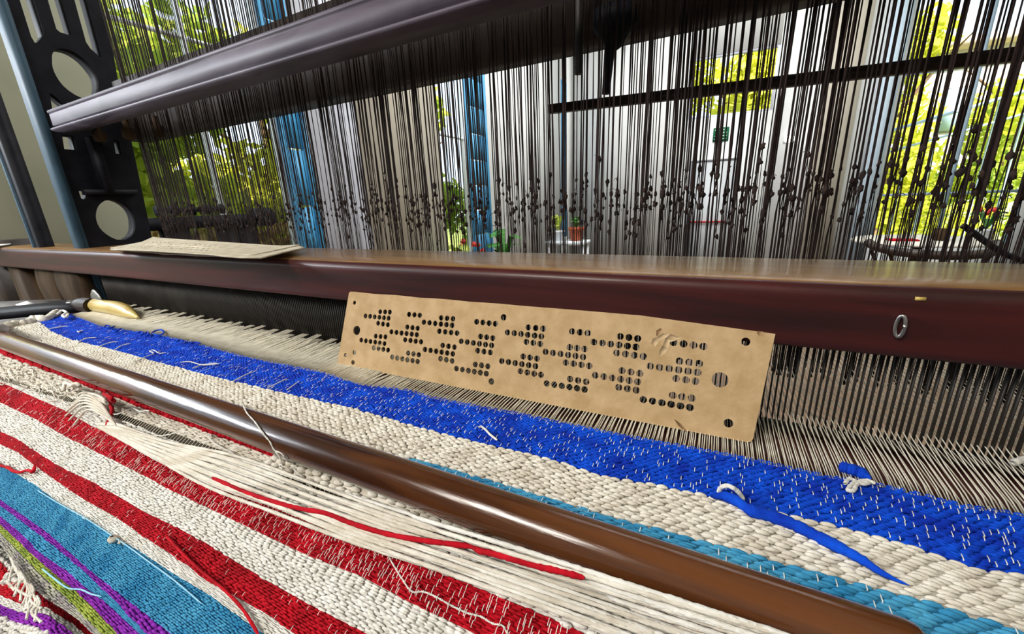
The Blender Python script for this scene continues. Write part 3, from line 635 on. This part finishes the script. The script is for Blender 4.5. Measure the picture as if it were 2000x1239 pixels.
def sheet(ca, cb, x0, x1, nx_=160, ny=4, drop=.006, zf=None, nf=None):
    zf = zf or surf; nf = nf or nrm
    xx = np.linspace(x0, x1, nx_); V = []
    for j in range(ny+1):
        Y = ca(xx)+(cb(xx)-ca(xx))*j/ny; V.append(np.stack([xx, Y, zf(Y)], -1)-nf(Y)*drop)
    return MB().add(np.concatenate(V), grid_faces(ny+1, nx_))
cloth = thing('woven_cloth', 'striped handwoven cloth on the loom in blue, white, red and purple', 'cloth', (-2.5, 1.0, -.3))
XA, XR = -6.25, 2.2
def stripe(name, ca, cb, rows_, L, m, label, x0=XA, x1=XR, st=None, wm=None, ny=4, **kw):
    base = part('weft_stripe', sheet(ca, cb, x0, x1, ny=ny), m, cloth, label=label)
    part('weft_yarn', floats(ca, cb, rows_, L, x0, x1, **kw), m, base, True, 'stuff')
    if st: part('warp_end', streaks(ca, cb, st[0], st[1], x0+.02, x1-.02, st[2], st[3], st[4]), wm or M_white, base, kind='stuff')
stripe('b', c_fell, c_bw, 27, .030, M_blue, 'royal blue stripe at the fell', st=(22, .034, .30, 1.6, .0013))
stripe('w', c_bw, c_wl, 14, .040, M_cream, 'cream stripe behind the roller', fat=.52, hk=1.0)
stripe('l', c_wl, c_lb, 9, .046, M_lblue, 'light blue stripe along the roller', st=(5, .045, .35, 1.0, .0014))
XF = 1.3
stripe('r0', const(.999), f_r0, 5, .035, M_red, 'narrow red stripe under the roller', x0=-6.2, x1=XF)
stripe('c0', f_r0, f_g0, 6, .045, M_cream, 'loose cream stripe just below the roller', x0=-6.2, x1=XF, fat=.6, jit=.2, skip=.06)
stripe('c1', f_g1, f_r1, 6, .040, M_white, 'white stripe under the loose yarns', x0=-6.2, x1=XF, st=(4, .035, .3, 1.0, .0014), jit=.18)
stripe('r1', f_r1, f_r1b, 13, .030, M_red, 'broad red stripe', x0=-6.2, x1=XF, st=(9, .020, .46, 2.1, .0011))
stripe('c2', f_r1b, f_r2, 14, .033, M_white, 'broad white stripe between the two red ones', x0=-6.2, x1=XF, offf=lambda k: 0. if k < 4 else .5*(k % 2), fat=.62)
stripe('r2', f_r2, f_r2b, 11, .026, M_red, 'narrower red stripe', x0=-6.2, x1=XF, st=(6, .05, .20, 1.1, .0011))
stripe('c3', f_r2b, f_b, 11, .030, M_white, 'white stripe above the light blue', x0=-6.2, x1=XF, jit=.25)
stripe('lb', f_b, f_p1, 22, .020, M_lblue, 'broad light blue stripe', x0=-6.2, x1=XF)
stripe('p1', f_p1, f_p1b, 3, .030, M_purple, 'thin purple line', x0=-6.2, x1=XF)
stripe('lb2', f_p1b, f_p2, 6, .030, M_lblue, 'light blue stripe between purple lines', x0=-6.2, x1=XF)
stripe('p2', f_p2, f_p2b, 5, .030, M_purple, 'purple stripe', x0=-6.2, x1=XF)
stripe('gr', f_p2b, f_gr, 5, .030, M_green, 'lime green stripe', x0=-6.2, x1=XF)
stripe('hm', f_gr, f_hm, 5, .030, M_grey, 'greyish rolled hem', x0=-6.2, x1=XF)
# bare warp in the gap of the weave
mbg = MB(); 
for x in np.arange(-6.1, XF, .026):
    y0_, y1_ = f_g0(x)+.006, f_g1(x)-.006
    mbg.tube([(x, y0_, surf(y0_)+.004), (x+.003, (y0_+y1_)/2, surf((y0_+y1_)/2)+.006), (x, y1_, surf(y1_)+.004)], .0020, 4)
part('bare_warp', mbg, M_warp, cloth, kind='stuff', label='bare warp ends in a gap of the weave')
part('lining', sheet(const(1.02), f_hm, -6.2, XF, drop=.05), mat('dark_underside', (.05,.035,.02), rough=.9), cloth)  # added dark sheet, paints the shade seen through the gap

# ---------------------------------------------------------------- warp in front of and behind the reed
wp = thing('warp_sheet', 'pale warp threads running from the cloth through the reed', 'warp threads', (-2.3, 2.0, 0))
xs_w = []; x = 2.15
while x > -6.2: 
    xs_w.append(x); x -= .0105*(1+.25*math.sin(len(xs_w)*1.3)) if len(xs_w) % 2 else .0072
stf = MB()
for i, x in enumerate(xs_w):
    yf = float(c_fell(x)); r = .0023 if x > -1.5 else .0029; up = (i % 2)*2-1
    xo = RNG.normal()*.002; sw = 0.
    kx = .10*max(0, x-.55)                # the cloth draws in towards the middle at the right
    zr = -.004+(.018 if up > 0 else -.024)
    xe_ = x+kx*1.3
    if x < -1.5:                          # the shed draws the far ends into pointed bunches
        w_ = min(1, (-1.5-x)/.5); gi = math.floor(x/.17+.3*math.sin(x*3)); gc = (gi+.5)*.17; up = 1 if (gi+i) % 3 else -1
        xe_ = x+(gc-x)*.62*w_; zr += (.016*(gi % 2)-.05*(up < 0))*w_
    pts = [(x, yf-.02, .004), (x+kx*.35+xo, yf+.05, .006+.003*up), (x+(xe_-x)*(.62 if x > -1.5 else .5)+xo, (yf+2.)/2+.02, .3*zr+.002), (xe_, 2.02, zr), (xe_, 2.6, zr+.03*up), (xe_, 3.5, .02)]
    mb = MB().tube(pts, r, 5)
    if i < 300: part('warp_thread', mb, M_warp, wp)
    else:
        b0 = stf.n; stf.v += mb.v; stf.f += [np.asarray(F)+b0 for F in mb.f]; stf.n += mb.n
        if x < -1.8:   # doubled ends, fanned by the shed
            mb = MB().tube([(x+.004, yf-.01, .006), (x+.012, yf+.12, .012), (x+.03*RNG.random(), yf+.30+.1*RNG.random(), .02+.012*RNG.random())], [r,r,r*.6], 4); b0 = stf.n; stf.v += mb.v; stf.f += [np.asarray(F)+b0 for F in mb.f]; stf.n += mb.n
part('warp_thread', stf, M_warp, wp, kind='stuff')

# ---------------------------------------------------------------- breast roller
xr1 = None
for X in np.linspace(.3, 1.2, 91):
    q = ROT.T@(np.array([X, RY, RZ])-EYE); u = CX+FPX*q[0]/q[2]
    if u > 1800: xr1 = X; break
rb = thing('breast_roller', 'polished brown wooden roller lying across the cloth', 'roller', ((-9+xr1)/2, RY, RZ-RR))
nsec = 60; P = [(x, RY, RZ) for x in np.linspace(-9, xr1-.03, nsec)]+[(xr1-.012, RY, RZ), (xr1-.003, RY, RZ), (xr1, RY, RZ)]
rr = [RR]*nsec+[RR*.97, RR*.90, RR*.78]
part('roller', MB().tube(P, rr, 48), M_roller, rb, True)
part('end_pin', MB().tube([(xr1, RY, RZ), (xr1+.5, RY, RZ)], .018, 12), M_iron, rb, True)

# ---------------------------------------------------------------- punched card leaning on the batten
CB, CT = np.array([-2.18, 1.69, .004]), None
blx, brx = onZ((660,712), .004), onZ((1470,866), .004)
yt = YF-.008; tl, tr = onY((683,570), yt), onY((1516,638), yt)
O = blx; U = unit(brx-blx); Vv = (tl+tr)/2-(blx+brx)/2; Vv = Vv-U*np.dot(Vv, U); HT = np.linalg.norm(Vv); Vv = Vv/HT; NN = np.cross(U, Vv)
if NN[1] > 0: NN = -NN
LEN = np.linalg.norm(brx-blx)
def onC(p):
    d = ray(p); t = np.dot(O-EYE, NN)/np.dot(d, NN); q = EYE+d*t-O; return float(np.dot(q, U)), float(np.dot(q, Vv))
def circ(c, r, n=12, sy=1.): 
    a0 = RNG.random(); return [(c[0]+r*math.cos(a0+i*2*math.pi/n), c[1]+r*sy*math.sin(a0+i*2*math.pi/n)) for i in range(n)]
runs5 = [(450,215,532,218,3),(325,250,521,270,6),(432,312,515,325,3),(412,422,494,428,3),(289,455,486,485,6),(396,522,517,540,4),(695,237,786,245,3),(680,345,768,355,3),
 (545,385,760,410,6),(662,453,796,470,4),(688,566,777,580,3),(552,600,768,637,6),(967,267,1068,275,3),(821,303,1060,330,6),(952,380,1102,396,4),(980,500,1080,515,3),
 (830,535,1066,572,6),(962,613,1060,632,3),(1268,300,1427,317,4),(1302,425,1405,438,3),(1137,465,1395,500,6),(1277,545,1384,560,3),(1257,662,1363,678,3),(1097,697,1350,740,6),
 (1707,348,1832,358,3),(1530,390,1817,424,6),(1690,470,1808,487,3),(1663,595,1780,612,3),(1481,633,1767,677,6),(1640,720,1814,750,4)]
runs6 = [(165,208,297,222,3),(145,342,270,357,3),(-60,381,258,425,6),(112,472,310,500,4),(148,612,283,635,3),(-51,649,270,700,6),(573,250,720,268,3),(350,298,705,340,6),
 (543,390,768,420,4),(588,540,738,563,3),(362,580,720,635,6),(560,682,708,706,3),(1025,302,1278,335,4),(1075,460,1240,480,3),(827,502,1227,555,6),(1047,607,1210,630,3),
 (1018,750,1178,773,3),(768,786,1162,852,6)]
K = 4.348; hl = []
for runs, ox, oy in ((runs5, 640, 560), (runs6, 1080, 600)):
    for x0, y0, x1, y1, n in runs:
        for i in range(n):
            f = i/(n-1); c = onC((ox+(x0+(x1-x0)*f)/K, oy+(y0+(y1-y0)*f)/K)); hl.append((c, .0165))
for x, y, r in ((251,373,.031),(232,138,.014),(231,560,.0165),(155,583,.014),(219,645,.0165),(1497,262,.018),(1393,806,.018)): hl.append((onC((640+x/K, 560+y/K)), r))
for x, y, r in ((1418,618,.033),(1636,295,.0175),(1490,986,.0185)): hl.append((onC((1080+x/K, 600+y/K)), r))
pc = thing('punched_card', 'tan punched card leaning upright against the batten', 'card', O)
e = .02; out = [(e*.3, 0), (LEN-e, 0), (LEN-e*.3, e*.3), (LEN, e)]
tlc, trc = onC((683,570)), onC((1516,638))
out += [(trc[0], trc[1]-e), (trc[0]-e*.5, trc[1])]+[(trc[0]+(tlc[0]-trc[0])*f, trc[1]+(tlc[1]-trc[1])*f+.002*math.sin(f*40)) for f in np.linspace(.02, .98, 14)]+[(tlc[0]+.01, tlc[1]), (tlc[0], tlc[1]-.012), (0, e)]
flat_with_holes('card_sheet', out, [circ(c, r) for c, r in hl], .011, lambda v: O+U*v[0]+Vv*v[1]+NN*v[2], M_card, pc)
def flake(pts, m, nm, th=.004):
    P = [onC(p) for p in pts]
    mb = MB(); k = len(P); V = [O+U*a+Vv*b+NN*(.0055) for a, b in P]+[O+U*a+Vv*b+NN*(.0055+th) for a, b in P]
    mb.add(V, [(i, (i+1) % k, k+(i+1) % k, k+i) for i in range(k)]); mb.f.append([[i for i in range(k)]]); mb.f.append([[k+i for i in range(k)][::-1]]); return part(nm, mb, m, pc)
def c6(L_): return [(1080+x/K, 600+y/K) for x, y in L_]
for q_ in ([(850,270),(890,255),(930,225),(1000,230),(960,262),(900,290)], [(1000,230),(1060,250),(1100,262),(1040,285),(960,262)], [(960,262),(1040,285),(990,300),(985,350),(930,330)], [(985,350),(960,385),(905,435),(900,380),(930,330)], [(835,310),(850,270),(900,290),(870,340)]):
    flake(c6(q_), M_cardedge, 'torn_flake', .0004+.0003*RNG.random())
flake(c6([(880,200),(915,180),(925,195),(900,215),(890,250),(878,240)]), mat('dark_tear', (.22,.12,.05), rough=.9), 'tear_mark', .0012)
flake(c6([(1030,950),(1080,985),(1145,1058),(1120,1055),(1060,1000)]), bpy.data.materials['dark_tear'], 'tear_mark', .0012)
flake([(1080+(1760+28*math.cos(a))/K, 600+(220+26*math.sin(a))/K) for a in np.linspace(0, 6.0, 12)], mat('card_stain', (.33,.20,.09), rough=.9), 'stain', .0008)

# ---------------------------------------------------------------- old cards lying on the batten
ztop = ZT0+.012
cards_ = [((218,488),(302,471),(592,482),(505,503)), ((214,486),(285,473),(585,482),(498,502)), ((222,489),(310,474),(575,484),(512,505)), ((230,489),(300,474),(590,484),(500,504))]
lab = ['topmost worn kraft card of the small stack lying on the batten', 'second card from the top of the stack on the batten', 'third card from the top of the stack on the batten', 'bottom card of the stack on the batten']
for i, c4 in enumerate(cards_):
    z = ztop+.05-.014*i; q = [onZ(p, z) for p in c4]
    t = thing('worn_card', lab[i], 'card', tuple((q[0]+q[2])/2*np.array([1,1,0])+np.array([0,0,z])), group='old cards stacked on the batten')
    fl, bl_, br_, fr = q
    def bil(a, b): return (fl*(1-a)+fr*a)*(1-b)+(bl_*(1-a)+br_*a)*b
    def mp(v, q=None, i=i):
        a, b = v[0], v[1]; p = bil(a, b); p = p.copy(); p[2] = z+v[2]+(.045*(max(0, b-.6)*max(0, .35-a)*7) if i == 0 else 0)+.008*math.sin(a*5+i)+(.02*max(0,a-.85)*5 if i == 1 else 0)
        return p
    hs_ = []
    if i == 0:
        for rw in (.25, .4, .55, .7):
            for cc in np.arange(.06, .95, .035):
                if RNG.random() < .6: hs_.append([(cc+.010*math.cos(k*math.pi/4), rw+.030*math.sin(k*math.pi/4)) for k in range(8)])
    ol = [(a, 0) for a in np.linspace(0, 1, 12)]+[(1, .5)]+[(a, 1) for a in np.linspace(1, 0, 12)]+[(0, .5)]
    ol = [(a+.006*RNG.normal(), b+.012*RNG.normal()) for a, b in ol]
    flat_with_holes('card_sheet', ol, hs_, .010, mp, M_card2, t)

# ---------------------------------------------------------------- temple with handle, plank and paper at the left
tm = thing('temple', 'black iron temple bar with a yellow wooden handle beside the cloth edge', 'tool', tuple(onZ((165,603), .0)))
def zp(p, z): return onZ(p, z)
def slab(pts, z0, z1):
    k = len(pts); mb = MB(); V = [tuple(onZ(p, z1)[:2])+(z0,) for p in pts]+[tuple(onZ(p, z1)[:2])+(z1,) for p in pts]
    mb.add(V, [(i, (i+1) % k, k+(i+1) % k, k+i) for i in range(k)]); mb.f.append([list(range(k))[::-1]]); mb.f.append([[k+i for i in range(k)]]); return mb
part('iron_bar', slab([(-60,618),(125,600),(165,599),(150,588),(118,589),(-60,606)], .0, .07), M_iron, tm)
part('steel_plate', slab([(128,592),(190,590),(196,586),(132,586)], .075, .085), M_metal, tm)
P = [onZ(p, .075) for p in ((150,594),(165,596),(180,597))]; part('ferrule', MB().tube(P, [.06,.085,.08], 12), M_dark, tm, True)
P = np.array([onZ(p, .07) for p in ((180,597),(190,598),(208,601),(228,604),(243,608),(256,612),(268,615))]); P[:,2] = [.075,.08,.08,.08,.075,.06,.04]
part('handle', MB().tube(P, [.04,.075,.07,.075,.07,.045,.01], 14), M_ywood, tm, True, label='yellow varnished wooden handle')
a = onZ((190,588), .13); part('wing_nut', MB().lathe([(.01,-.012),(.11,-.012),(.13,0),(.11,.012),(.01,.012)], a, 'y', 16), M_metal, tm, True)
solo('side_plank', slab([(-80,600),(0,589),(150,583),(160,590),(0,606),(-80,614)], -.08, -.03), M_plank, 'grey plank at the far left under the black bar', 'plank')
solo('breast_support', slab([(-80,650),(0,622),(90,608),(150,606),(60,632),(0,648),(-80,670)], -.16, -.10), M_plank, 'grey board beneath the selvedge at the left edge', 'board')
solo('paper_scrap', slab([(30,595),(52,588),(70,594),(58,598),(38,599)], -.028, -.024), M_paper, 'small white paper scrap on the grey plank', 'paper')
solo('folded_paper', slab([(-30,478),(0,470),(32,471),(20,476),(-30,484)], .66, .672), M_paper, 'white paper on the left end of the batten', 'paper')

# ---------------------------------------------------------------- loose yarns and threads
def spl(P, n=60):
    P = np.array(P, float); d = np.r_[0, np.cumsum(np.linalg.norm(np.diff(P, axis=0), axis=1))]; t = np.linspace(0, d[-1], n)
    m = np.gradient(P, d, axis=0) if len(P) > 2 else np.repeat((P[1:]-P[:1])/d[-1], 2, 0)
    i = np.clip(np.searchsorted(d, t)-1, 0, len(P)-2); h = (d[i+1]-d[i]); u = ((t-d[i])/h)[:,None]; h = h[:,None]
    return (2*u**3-3*u**2+1)*P[i]+(u**3-2*u**2+u)*h*m[i]+(-2*u**3+3*u**2)*P[i+1]+(u**3-u**2)*h*m[i+1]
def yarn(name, px, r, m, label, cat='yarn', lift=.012, group=None, n=60, taper=0, k=7, wob=0., ply=0.):
    q = spl(px, n); lf_ = lift if hasattr(lift, '__len__') else [lift]*n
    lf_ = np.interp(np.linspace(0,1,n), np.linspace(0,1,len(lf_)), lf_)
    P = np.array([hit(p, l) for p, l in zip(q, lf_)]); rr = np.full(n, r)*(1+.08*RNG.normal(size=n))
    if wob: P += RNG.normal(size=P.shape)*wob
    if taper: rr *= np.minimum(1, np.linspace(1, 0, n)*taper+.12)*np.minimum(1, np.linspace(0, 1, n)*8+.3)
    rr[0] *= .6; rr[-1] *= .35; rr[-2] *= .75
    mb = MB()
    if ply:
        a = np.linspace(0, 6.28*ply, n); T = np.gradient(P, axis=0); T /= np.linalg.norm(T,axis=1,keepdims=True)
        A = np.cross(T, (0,0,1.)); A /= np.linalg.norm(A,axis=1,keepdims=True); B = np.cross(T, A)
        for s_ in (0, math.pi): mb.tube(P+(np.cos(a+s_)[:,None]*A+np.sin(a+s_)[:,None]*B)*r*.7, rr*.75, 6)
    else: mb.tube(P, rr, k)
    return solo(name, mb, m, label, cat, group, True)
def s(pts, sc, ox, oy): return [(ox+x/sc, oy+y/sc) for x, y in pts]
yarn('blue_yarn_end', s([(470,300),(540,300),(600,325),(660,365),(760,395),(880,440),(1000,500),(1120,560),(1210,610),(1300,670),(1380,710),(1440,735)], 2.5, 1200, 850), .019, M_blue, 'thick loose blue yarn end lying across the cream stripe', lift=.02, taper=2.2)
yarn('white_thread_loop', s([(508,280),(520,258),(550,248),(585,262),(615,290),(632,318)], 2.5, 1200, 850), .0075, M_white, 'white thread loop at the start of the loose blue yarn', 'thread', lift=[.012,.05,.06,.04,.012])
yarn('white_thread_knot', s([(1125,240),(1145,215),(1175,225),(1150,250),(1140,270),(1165,272),(1185,240),(1210,228),(1240,235),(1215,240),(1190,232),(1230,222),(1275,238)], 2.5, 1200, 850), .0065, M_white, 'white knotted thread beside the blue scrap at the fell', 'thread', lift=.022, n=90)
yarn('blue_yarn_scrap', s([(1095,150),(1140,165),(1190,180),(1230,200),(1255,215)], 2.5, 1200, 850), .022, M_blue, 'short blue yarn scrap on the warp at the right', lift=.018, taper=3)
yarn('white_thread_tick', s([(945,100),(958,95),(975,105),(1010,140),(1048,170)], 2.823, 600, 800), .005, M_white, 'short white thread end on the blue stripe below the punched card', 'thread', lift=.016)
yarn('white_thread_tail', [(1978,905),(1990,900),(2010,895)], .012, M_white, 'pale thread tail at the right edge on the warp', 'thread', lift=.03, n=12)
for P_, lb in (([(590,265),(700,245),(815,228)], 'leftmost white tie thread on the blue stripe'), ([(925,395),(950,420),(990,400),(1080,375),(1165,370)], 'second white tie thread on the blue stripe from the left, with a knot'),
    ([(935,290),(955,305),(970,290),(1000,285)], 'tiny white knot on the blue stripe near the left end'), ([(1205,478),(1300,440),(1410,415)], 'third white tie thread on the blue stripe from the left'), ([(1385,520),(1470,470),(1580,440)], 'fourth white tie thread on the blue stripe from the left')):
    yarn('tie_thread', s(P_, 6.196, 0, 600), .0048, M_white, lb, 'thread', lift=.016, n=20, group='white tie threads on the blue stripe')
for P_, lb in (([(262,708),(285,697),(300,690),(292,686),(300,684),(310,690),(325,689)], 'looped white tie thread in the middle of the left blue stripe'), ([(351,708),(370,707),(395,713),(428,711)], 'long white tie thread, upper of the pair near the stripe middle'),
    ([(375,720),(395,713),(425,710)], 'short white tie thread, lower of the pair near the stripe middle'), ([(455,745),(475,735),(492,727)], 'white tie thread slanting right of the pair'), ([(525,757),(560,740)], 'white tie thread fifth from the right'), ([(560,762),(580,748)], 'rightmost white tie thread on the blue stripe')):
    yarn('tie_thread', P_, .0036, M_white, lb, 'thread', lift=.016, n=24, group='white tie threads on the blue stripe')
for j, P_ in enumerate(([(203,640),(208,636),(214,638),(210,642),(218,640),(225,637)], [(218,646),(225,648),(232,645),(238,642)], [(270,650),(276,648),(280,652),(275,655)], [(284,651),(288,649),(290,654),(285,655)], [(297,650),(305,646),(318,646),(320,650),(310,655),(298,652)], [(345,668),(353,664),(358,667)], [(372,672),(380,669),(392,671)])):
    yarn('blue_loop', P_, .0065, M_blue, ['open dark blue loop, leftmost on the fell edge','short blue tail beside the leftmost loop','small blue loop, left of the close pair','small blue loop, right of the close pair','largest tangled blue loop on the fell edge','tiny blue tail right of the largest loop','rightmost blue tail on the fell edge'][j], lift=.03, n=24, group='blue weft loops at the fell')
# selvedge cord at left
yarn('frayed_cord', [(-20,645),(5,641),(30,634),(50,631),(72,622),(88,624),(105,614),(118,608),(128,606)], .035, M_cream, 'thick frayed cream cord along the left edge of the cloth', 'cord', lift=.02, wob=.006)
yarn('selvedge_loop', [(112,614),(122,607),(130,611),(122,617),(128,620),(134,612)], .012, M_white, 'small white loops at the corner of the blue stripe', 'thread', lift=.05, n=30)
# thread draped over the roller
main = s([(330,95),(375,110),(420,190),(490,270),(560,370),(610,430),(645,495),(700,520),(740,570),(800,640),(880,730),(1010,855),(1080,920),(1170,1020),(1260,1110),(1380,1220)], 4.129, 380, 760)+s([(430,780),(480,860),(530,940),(590,1010),(640,1008),(720,1040),(800,1085),(900,1130),(960,1145),(1030,1185),(1080,1195),(1110,1245)], 2.823, 600, 800)
yarn('draped_thread', main, .0026, M_white, 'white twisted thread draped over the roller and down the red stripe', 'thread', lift=.006, n=240, ply=90)
yarn('draped_thread', s([(645,495),(690,560),(720,640),(750,710),(730,725),(690,720),(620,700),(560,660),(575,635),(620,640),(650,690),(690,760),(740,785),(810,755),(850,715),(790,720),(740,715)], 4.129, 380, 760), .0024, M_white, 'white curling thread end branching off the draped thread', 'thread', lift=.03, n=140)
yarn('curling_thread', s([(130,370),(160,430),(250,490),(340,540),(380,610),(430,670),(500,700),(560,705),(600,690)], 4.129, 380, 760), .0027, M_white, 'white curling thread left of the draped one below the roller', 'thread', lift=.02, n=90, ply=30)
yarn('white_thread', s([(985,590),(1060,605),(1110,590),(1190,555),(1290,540)], 4.425, 0, 680), .0030, M_white, 'white thread crossing the red strand below the roller', 'thread', lift=.04, n=40)
yarn('white_thread', s([(1020,740),(1060,780),(1110,830),(1160,835),(1230,810),(1380,790),(1500,780),(1620,745)], 4.425, 0, 680), .0030, M_white, 'white thread arching over the cream yarn bundle', 'thread', lift=.035, n=60)
# red strands
yarn('red_strand', s([(890,395),(970,440),(1000,500),(1030,570),(1020,620),(1000,670),(990,720),(1010,760),(1080,800),(1150,835),(1250,860)], 4.425, 0, 680), .009, M_red, 'red strand looping down from the roller at the left', lift=.045, n=70)
yarn('red_strand', s([(-480,400),(-300,480),(0,570),(150,600),(250,640),(400,690),(520,720),(700,750),(860,770),(1000,790),(1130,825),(1250,860),(1400,895),(1530,930)], 2.823, 600, 800), .0085, M_red, 'long red strand lying among the cream yarns', lift=.045, n=120)
yarn('red_strand', [(-5,903),(12,914),(22,916),(35,924),(48,926),(62,922),(72,925),(75,912)], .0075, M_red, 'short red strand at the left edge above the light blue stripe', lift=.02, n=40)
yarn('red_strand', [(330,1048),(370,1090),(400,1118),(440,1150),(480,1190),(515,1245)], .0048, M_red, 'thin red strand along the lower edge of the narrower red stripe', lift=.02, n=40)
# bundle of cream yarns
Up = np.array([(238,838),(330,868),(480,902),(640,958),(800,1012),(1000,1072),(1250,1148),(1560,1245)]); Lo = np.array([(205,838),(300,895),(400,948),(560,1008),(700,1062),(860,1118),(1050,1188),(1200,1245)])
names = ['uppermost','second','third','fourth','fifth','sixth','seventh','eighth','ninth','tenth','eleventh','twelfth','thirteenth','lowest']
NM = names+['fifteenth','sixteenth','seventeenth','eighteenth']; NM[13] = 'fourteenth'; NM[17] = 'lowest'
for j in range(18):
    f = j/17; base = Up*(1-f)+Lo*f; w_ = np.array([math.sin(i*1.1+j*2.1) for i in range(8)])*5; base[:,1] += w_
    yarn('cream_yarn', [tuple(b) for b in base], .0062+.0022*RNG.random(), M_cream if j % 3 else M_white, '%s cream yarn of the loose bundle below the roller' % NM[j], lift=[.035+.012*((j*5) % 3), .022+.010*(j % 3), .022+.008*((j+1) % 3), .03], n=160, group='loose cream yarns below the roller')
for j in range(8):
    f = j/7; b0 = np.array([140+10*math.sin(j),770+9*j]); P_ = [tuple(b0), (165+4*j,768+6*j), (195+4*j,775+7*j), (218+3*j,800+5*j), (228+3*j,830+3*j), (240+5*j,845+4*j)]
    yarn('yarn_tuft', P_, .0065, M_cream, '%s cream strand of the tuft bending into the bundle' % names[j], lift=[.01,.05,.07,.05,.03], n=40, group='cream tuft strands left of the bundle')
yarn('yarn_loop', s([(860,1070),(870,1010),(880,950),(920,925),(960,950),(975,1010),(970,1060)], 6.196, 0, 600), .010, M_cream, 'upright cream loop standing in front of the roller', lift=.05, n=40)
fz = MB()
for k in range(34):
    x_, y_ = 5+RNG.random()*160, 0; y_ = 712+.36*x_+RNG.random()*34; a = RNG.random()*6.28; L_ = 8+RNG.random()*16
    P_ = spl([(x_, y_), (x_+L_*.5*math.cos(a)+RNG.normal()*3, y_+L_*.4*math.sin(a)+RNG.normal()*3), (x_+L_*math.cos(a+.6), y_+L_*.7*math.sin(a+.6)), (x_+L_*1.3*math.cos(a+1.4), y_+L_*.8*math.sin(a+1.4))], 12)
    fz.tube([hit(p, .012+.02*RNG.random()) for p in P_], .0042, 5)
solo('tangled_fluff', fz, M_cream, 'tangled cream fluff below the roller at the left', 'yarn', kind='stuff', smooth=True)
yarn('light_blue_thread', s([(320,80),(500,190),(700,300),(900,430),(1050,530),(1200,640),(1420,800),(1658,1000)], 4.145, 0, 940), .0024, mat('pale_blue_thread', (.30,.62,.85), rough=.8), 'pale blue thread along the top of the light blue stripe', 'thread', lift=.014, n=60)
yarn('light_blue_thread', s([(380,720),(480,800),(600,880),(700,890),(780,925),(860,945)], 4.145, 0, 940), .0028, bpy.data.materials['pale_blue_thread'], 'pale blue thread curling over the purple stripe', 'thread', lift=.02, n=50)
mb = MB(); a = hit((226,1055), .012); mb.blob(a, .018, 10, .1, (1.3,.9,.8)); a = hit((240,1060), .01); mb.blob(a, .009, 8, .1); a = hit((246,1063), .008); mb.blob(a, .006, 8, .1)
solo('yarn_slub', mb, M_cream, 'small cream yarn lump on the edge of the light blue stripe', 'yarn', smooth=True)

# ---------------------------------------------------------------- folded cloth in the lower left corner
zl = -.52; Zl = lambda p: onZ(p, zl)
flz = lambda Y: np.full_like(np.asarray(Y, float), zl); fln = lambda Y: np.stack([np.zeros_like(np.asarray(Y, float)), np.zeros_like(np.asarray(Y, float)), np.ones_like(np.asarray(Y, float))], -1)
wv = lambda Y: zl+.03*np.sin(np.asarray(Y, float)*40)
cl2 = thing('folded_cloth', 'rumpled red, white and purple cloth in the lower left corner', 'cloth', tuple(onZ((60,1200), zl)))
g0 = curve([(0,1150),(24,1128),(60,1150),(84,1170),(154,1202),(193,1239)], Zl); g1 = curve([(0,1163),(48,1190),(97,1196),(135,1213),(178,1245)], Zl)
g2 = curve([(0,1178),(50,1204),(97,1212),(130,1232),(150,1250)], Zl); g3 = curve([(0,1195),(60,1225),(100,1245)], Zl)
xa, xb = -1.9, -.9
xa = onZ((-10,1160), zl)[0]; xb = onZ((230,1260), zl)[0]
dn = lambda c, d: (lambda x: c(x)-d)
for a_, b_, m, n, lb in ((lambda x: g0(x)+.05, g0, M_white, 3, 'white edge stripe'), (g0, g1, M_red, 6, 'red stripe'), (g1, g2, M_white, 4, 'white stripe'), (g2, g3, M_purple, 4, 'purple stripe'), (g3, dn(g3, .08), M_white, 5, 'white stripe')):
    bs = part('weft_stripe', sheet(a_, b_, xa-.5, xb+.3, zf=wv, nf=fln, nx_=80), m, cl2, label=lb)
    part('weft_yarn', floats(a_, b_, n, .022, xa-.5, xb+.3, zf=wv, nf=fln), m, bs, True, 'stuff')
mb = MB()
for k in range(14):
    q0 = np.array([20+4*k, 1090+6*k+RNG.normal()*5]); P_ = spl([tuple(q0), (q0[0]+6, q0[1]+14), (q0[0]+RNG.normal()*6, q0[1]+30), (q0[0]+RNG.normal()*12, q0[1]+50)], 12)
    mb.tube([onZ(p, -.42) for p in P_], .0045, 5)
solo('frayed_fringe', mb, M_cream, 'frayed pale fringe hanging below the hem at lower left', 'fringe', kind='stuff', smooth=True)
# board added to make the space below the cloth dark
solo('knee_board', MB().box((-9, -.6, -1.0), (2.5, .8, -.85)), M_dark, 'dark board beneath the cloth, below the folded corner', 'board')
# beam added to hide the lit floor and look dark beneath the warp
solo('lower_beam', MB().box((-6.9, 2.2, -1.2), (3.0, 3.4, -.9)), M_dark, 'dark lower beam beneath the warp', 'beam')
